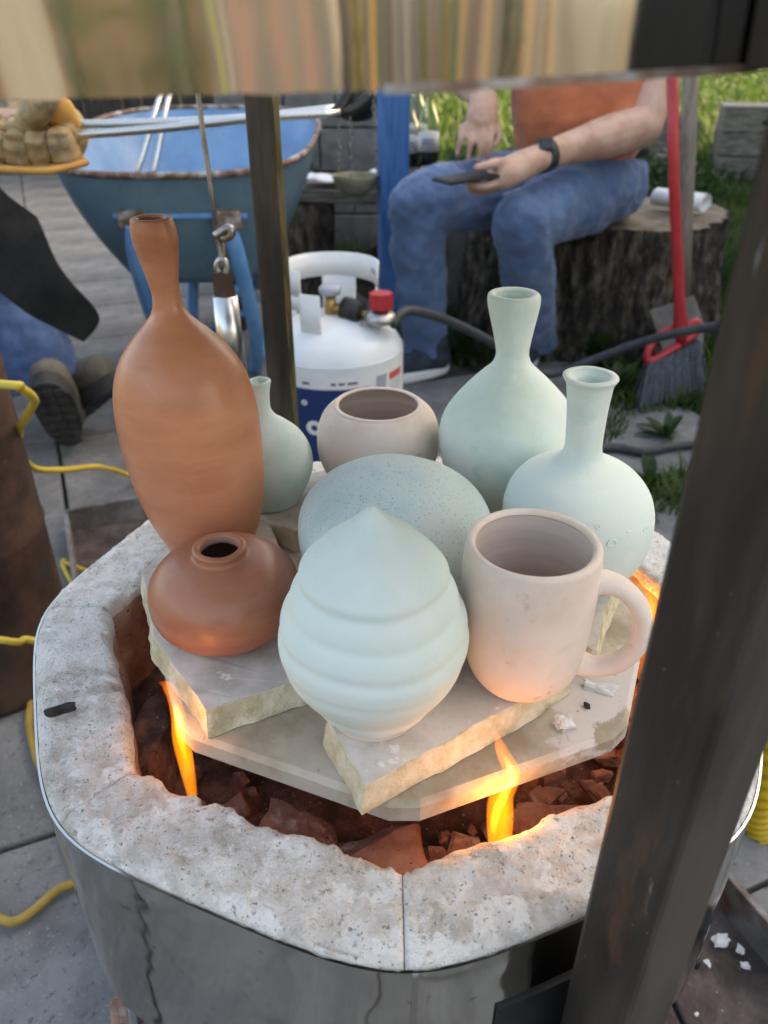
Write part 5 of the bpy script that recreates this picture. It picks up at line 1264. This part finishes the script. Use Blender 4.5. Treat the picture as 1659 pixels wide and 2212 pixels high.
g2 = grass_patch('far_grass', lambda x, y: abs(x) < .72 * y + .5, 60000, .10, .26, -1.0, 24.0, 6.0, 42.0, 2.0, .012); g2['label'] = 'sunlit far grass at the back of the yard'
def joints(x, y):
    return noise.noise(Vector((x * 5, y * 5, 9))) > .18 and not (x < .7 and y < 1.3)
g3 = grass_patch('joint_weeds', joints, 5200, .02, .07, .45, 1.15, 1.15, 2.15, 1.0, .0035); g3['label'] = 'patchy low grass growing between the paving slabs beside the hose'
def weed(x, y, n, L_, label, seed):
    rv = random.Random(seed); root = tag(empty('weed_plant', (x, y, 0)), label, 'plant', 'broad leaved weeds')
    for k in range(int(n * 1.8)):
        a = rv.uniform(0, 6.283); el = rv.uniform(.3, 1.35); ll = L_ * rv.uniform(.4, 1.0); d = Vector((math.cos(a), math.sin(a), 0)); s = Vector((-d.y, d.x, 0)); V = []; Fc = []
        for i in range(7):
            t = i / 6; wd = ll * .115 * math.sin(math.pi * min(1, .08 + t * .92)) ** .8; el_ = el - 1.1 * t
            p = Vector((x, y, 0)) + d * (ll * t * math.cos(el)) + Vector((0, 0, ll * (t * math.sin(el) - .35 * t * t)))
            V += [p - s * wd + Vector((0, 0, wd * .3)), p, p + s * wd + Vector((0, 0, wd * .3))]
        for i in range(6): a_ = 3 * i; Fc += [(a_, a_ + 1, a_ + 4, a_ + 3), (a_ + 1, a_ + 2, a_ + 5, a_ + 4)]
        mk('leaf', V, Fc, M['leaf'], root)
for q, (u, v_, n, L_, lb) in enumerate(((1290, 790, 16, .22, 'broad leaved weed at the foot of the stump'), (1330, 850, 14, .20, 'leafy weed in front of the broom bristles'), (1255, 760, 12, .17, 'small weed between the jeans and the stump'), (1440, 945, 9, .11, 'low weed beside the ground hose'), (1400, 1050, 9, .12, 'weed in the paving gap right of the long necked bottle'), (760, 500, 14, .22, 'dark weed below the clay bowl'), (700, 505, 14, .20, 'dark weed beside the log table'), (1480, 880, 8, .10, 'small weed on the paving beside the broom bristles'), (1010, 770, 12, .16, 'weed behind the sneaker by the stump'), (790, 470, 12, .2, 'weed at the foot of the blue post'))):
    p = gz(u, v_, 0); weed(p.x, p.y, n, L_, lb, 60 + q)
# hedge far back, each a bush
def bush(x, y, r_, h_, label, seed, n=900):
    rv = random.Random(seed); V = []; Fc = []
    for _ in range(n):
        d = Vector((rv.gauss(0, 1), rv.gauss(0, 1), rv.gauss(0, 1))).normalized(); q = (.55 + .45 * rv.random()) * (1 + .3 * noise.noise(d * 2 + Vector((seed, 0, 0))))
        p = Vector((x + d.x * r_ * q, y + d.y * r_ * q, h_ * .5 + d.z * h_ * .5 * q)); s = r_ * .09
        u_ = Vector((rv.gauss(0, 1), rv.gauss(0, 1), rv.gauss(0, 1))).normalized() * s; w_ = d.cross(u_).normalized() * s * .6
        i = len(V); V += [p - u_, p + w_, p + u_, p - w_]; Fc.append((i, i + 1, i + 2, i + 3))
    root = tag(empty('bush', (x, y, 0)), label, 'bush', 'bushes round the yard'); mk('foliage', V, Fc, M['leaf'], root, False); v, f = tube([(x, y, 0), (x, y, h_ * .5)], [.06, .03], 8); mk('stem', v, f, M['bark'], root)
for k, (x, y, r_, h_, lb) in enumerate(((-.52, 3.72, .26, .62, 'dark leafy shrub between the log table and the wheelbarrow'), (.42, 3.95, .24, .55, 'shrub behind the stone plinth with the bottles'), (.98, 4.1, .30, .50, 'low shrub behind the seated person'), (1.55, 4.6, .32, .42, 'low shrub behind the tree stump'))): bush(x, y, r_, h_, lb, 150 + k, 1100)
for k, (x, y, z, rz, lb) in enumerate(((-.02, 3.60, .07, 4, 'short firewood log on the ground under the plank table'), (.16, 3.66, .065, -8, 'firewood log lying beside the block leg of the table'), (.06, 3.63, .19, 0, 'firewood log on top of the two others under the table'))):
    v, f = tube([Vector((x - .02, y - .14, z)), Vector((x, y, z)), Vector((x + .02, y + .14, z))], [.068, .064, .066], 18); v = [p + Vector((0, 0, .006 * noise.noise(p * 30))) for p in v]; tag(mk('firewood_log', v, f, M['bark'], None, True), lb, 'log', 'firewood logs under the table')
# ------------------------------------------------------------ added outside the view: to shade the place and to show in the steel
sun_blocker = tag(empty('sun_blocker', (7.5, 3.6, 0)), 'unseen plastered block added to shade the yard from the right', 'sun_blocker')  # unseen, added to block the sun over the yard
v, f = boxv((7.6, 3.8, 2.4), (4.6, 10.0, 4.8), None, .02); mk('wall', v, f, M['plaster'], sun_blocker, False)
v, f = boxv((7.6, 3.8, 4.95), (5.4, 10.8, .3), None, .05); mk('roof', v, f, M['roof'], sun_blocker, False)
def fence_run(p0, p1, label, seed):
    rv = random.Random(seed); root = tag(empty('board_fence', p0), label, 'fence'); d = p1 - p0; n_ = int(d.length / .21); ang = math.atan2(d.y, d.x)  # unseen fence, added for the streaks mirrored in the hood
    for k in range(n_):
        c_ = p0 + d * ((k + .5) / n_); h_ = rv.uniform(1.6, 2.3); v, f = boxv((c_.x, c_.y, h_ / 2), (.20, .03, h_), ang, .004); mk('board', v, f, cl_[rv.choice([0, 1, 1, 2, 2, 2, 2, 2, 3, 3, 3, 4, 5, 6, 6, 6])], root, False)
cl_ = [mat('board_%d' % k, cols=[tuple(c * .8 for c in cc), cc], scale=8, rough=.85, stretch=(5, 5, .4)) for k, cc in enumerate([(.36, .23, .10), (.035, .032, .03), (.13, .13, .125), (.22, .21, .195), (.13, .085, .075), (.11, .13, .05), (.06, .062, .066)])]  # board tones picked for contrasting streaks in the hood reflection
fence_run(Vector((-5.2, -5.6, 0)), Vector((12.0, -5.6, 0)), 'patchwork board fence added behind the camera to show in the hood', 1)
fence_run(Vector((-5.2, 1.5, 0)), Vector((-5.2, -5.6, 0)), 'patchwork board fence added at the left to show in the hood', 2)
for k, (x, y, lb) in enumerate(((-3.4, -4.9, 'bush added for the hood reflection, in the corner of the two fences'), (-4.5, -2.2, 'bush added for the hood reflection, against the left fence'), (1.7, -4.6, 'bush added for the hood reflection, against the rear fence'), (4.2, -4.8, 'bush added for the hood reflection, near the end of the rear fence'))): bush(x, y, .5, 1.9, lb, 120 + k, 500)  # unseen bushes, added as greenery for the steel to mirror
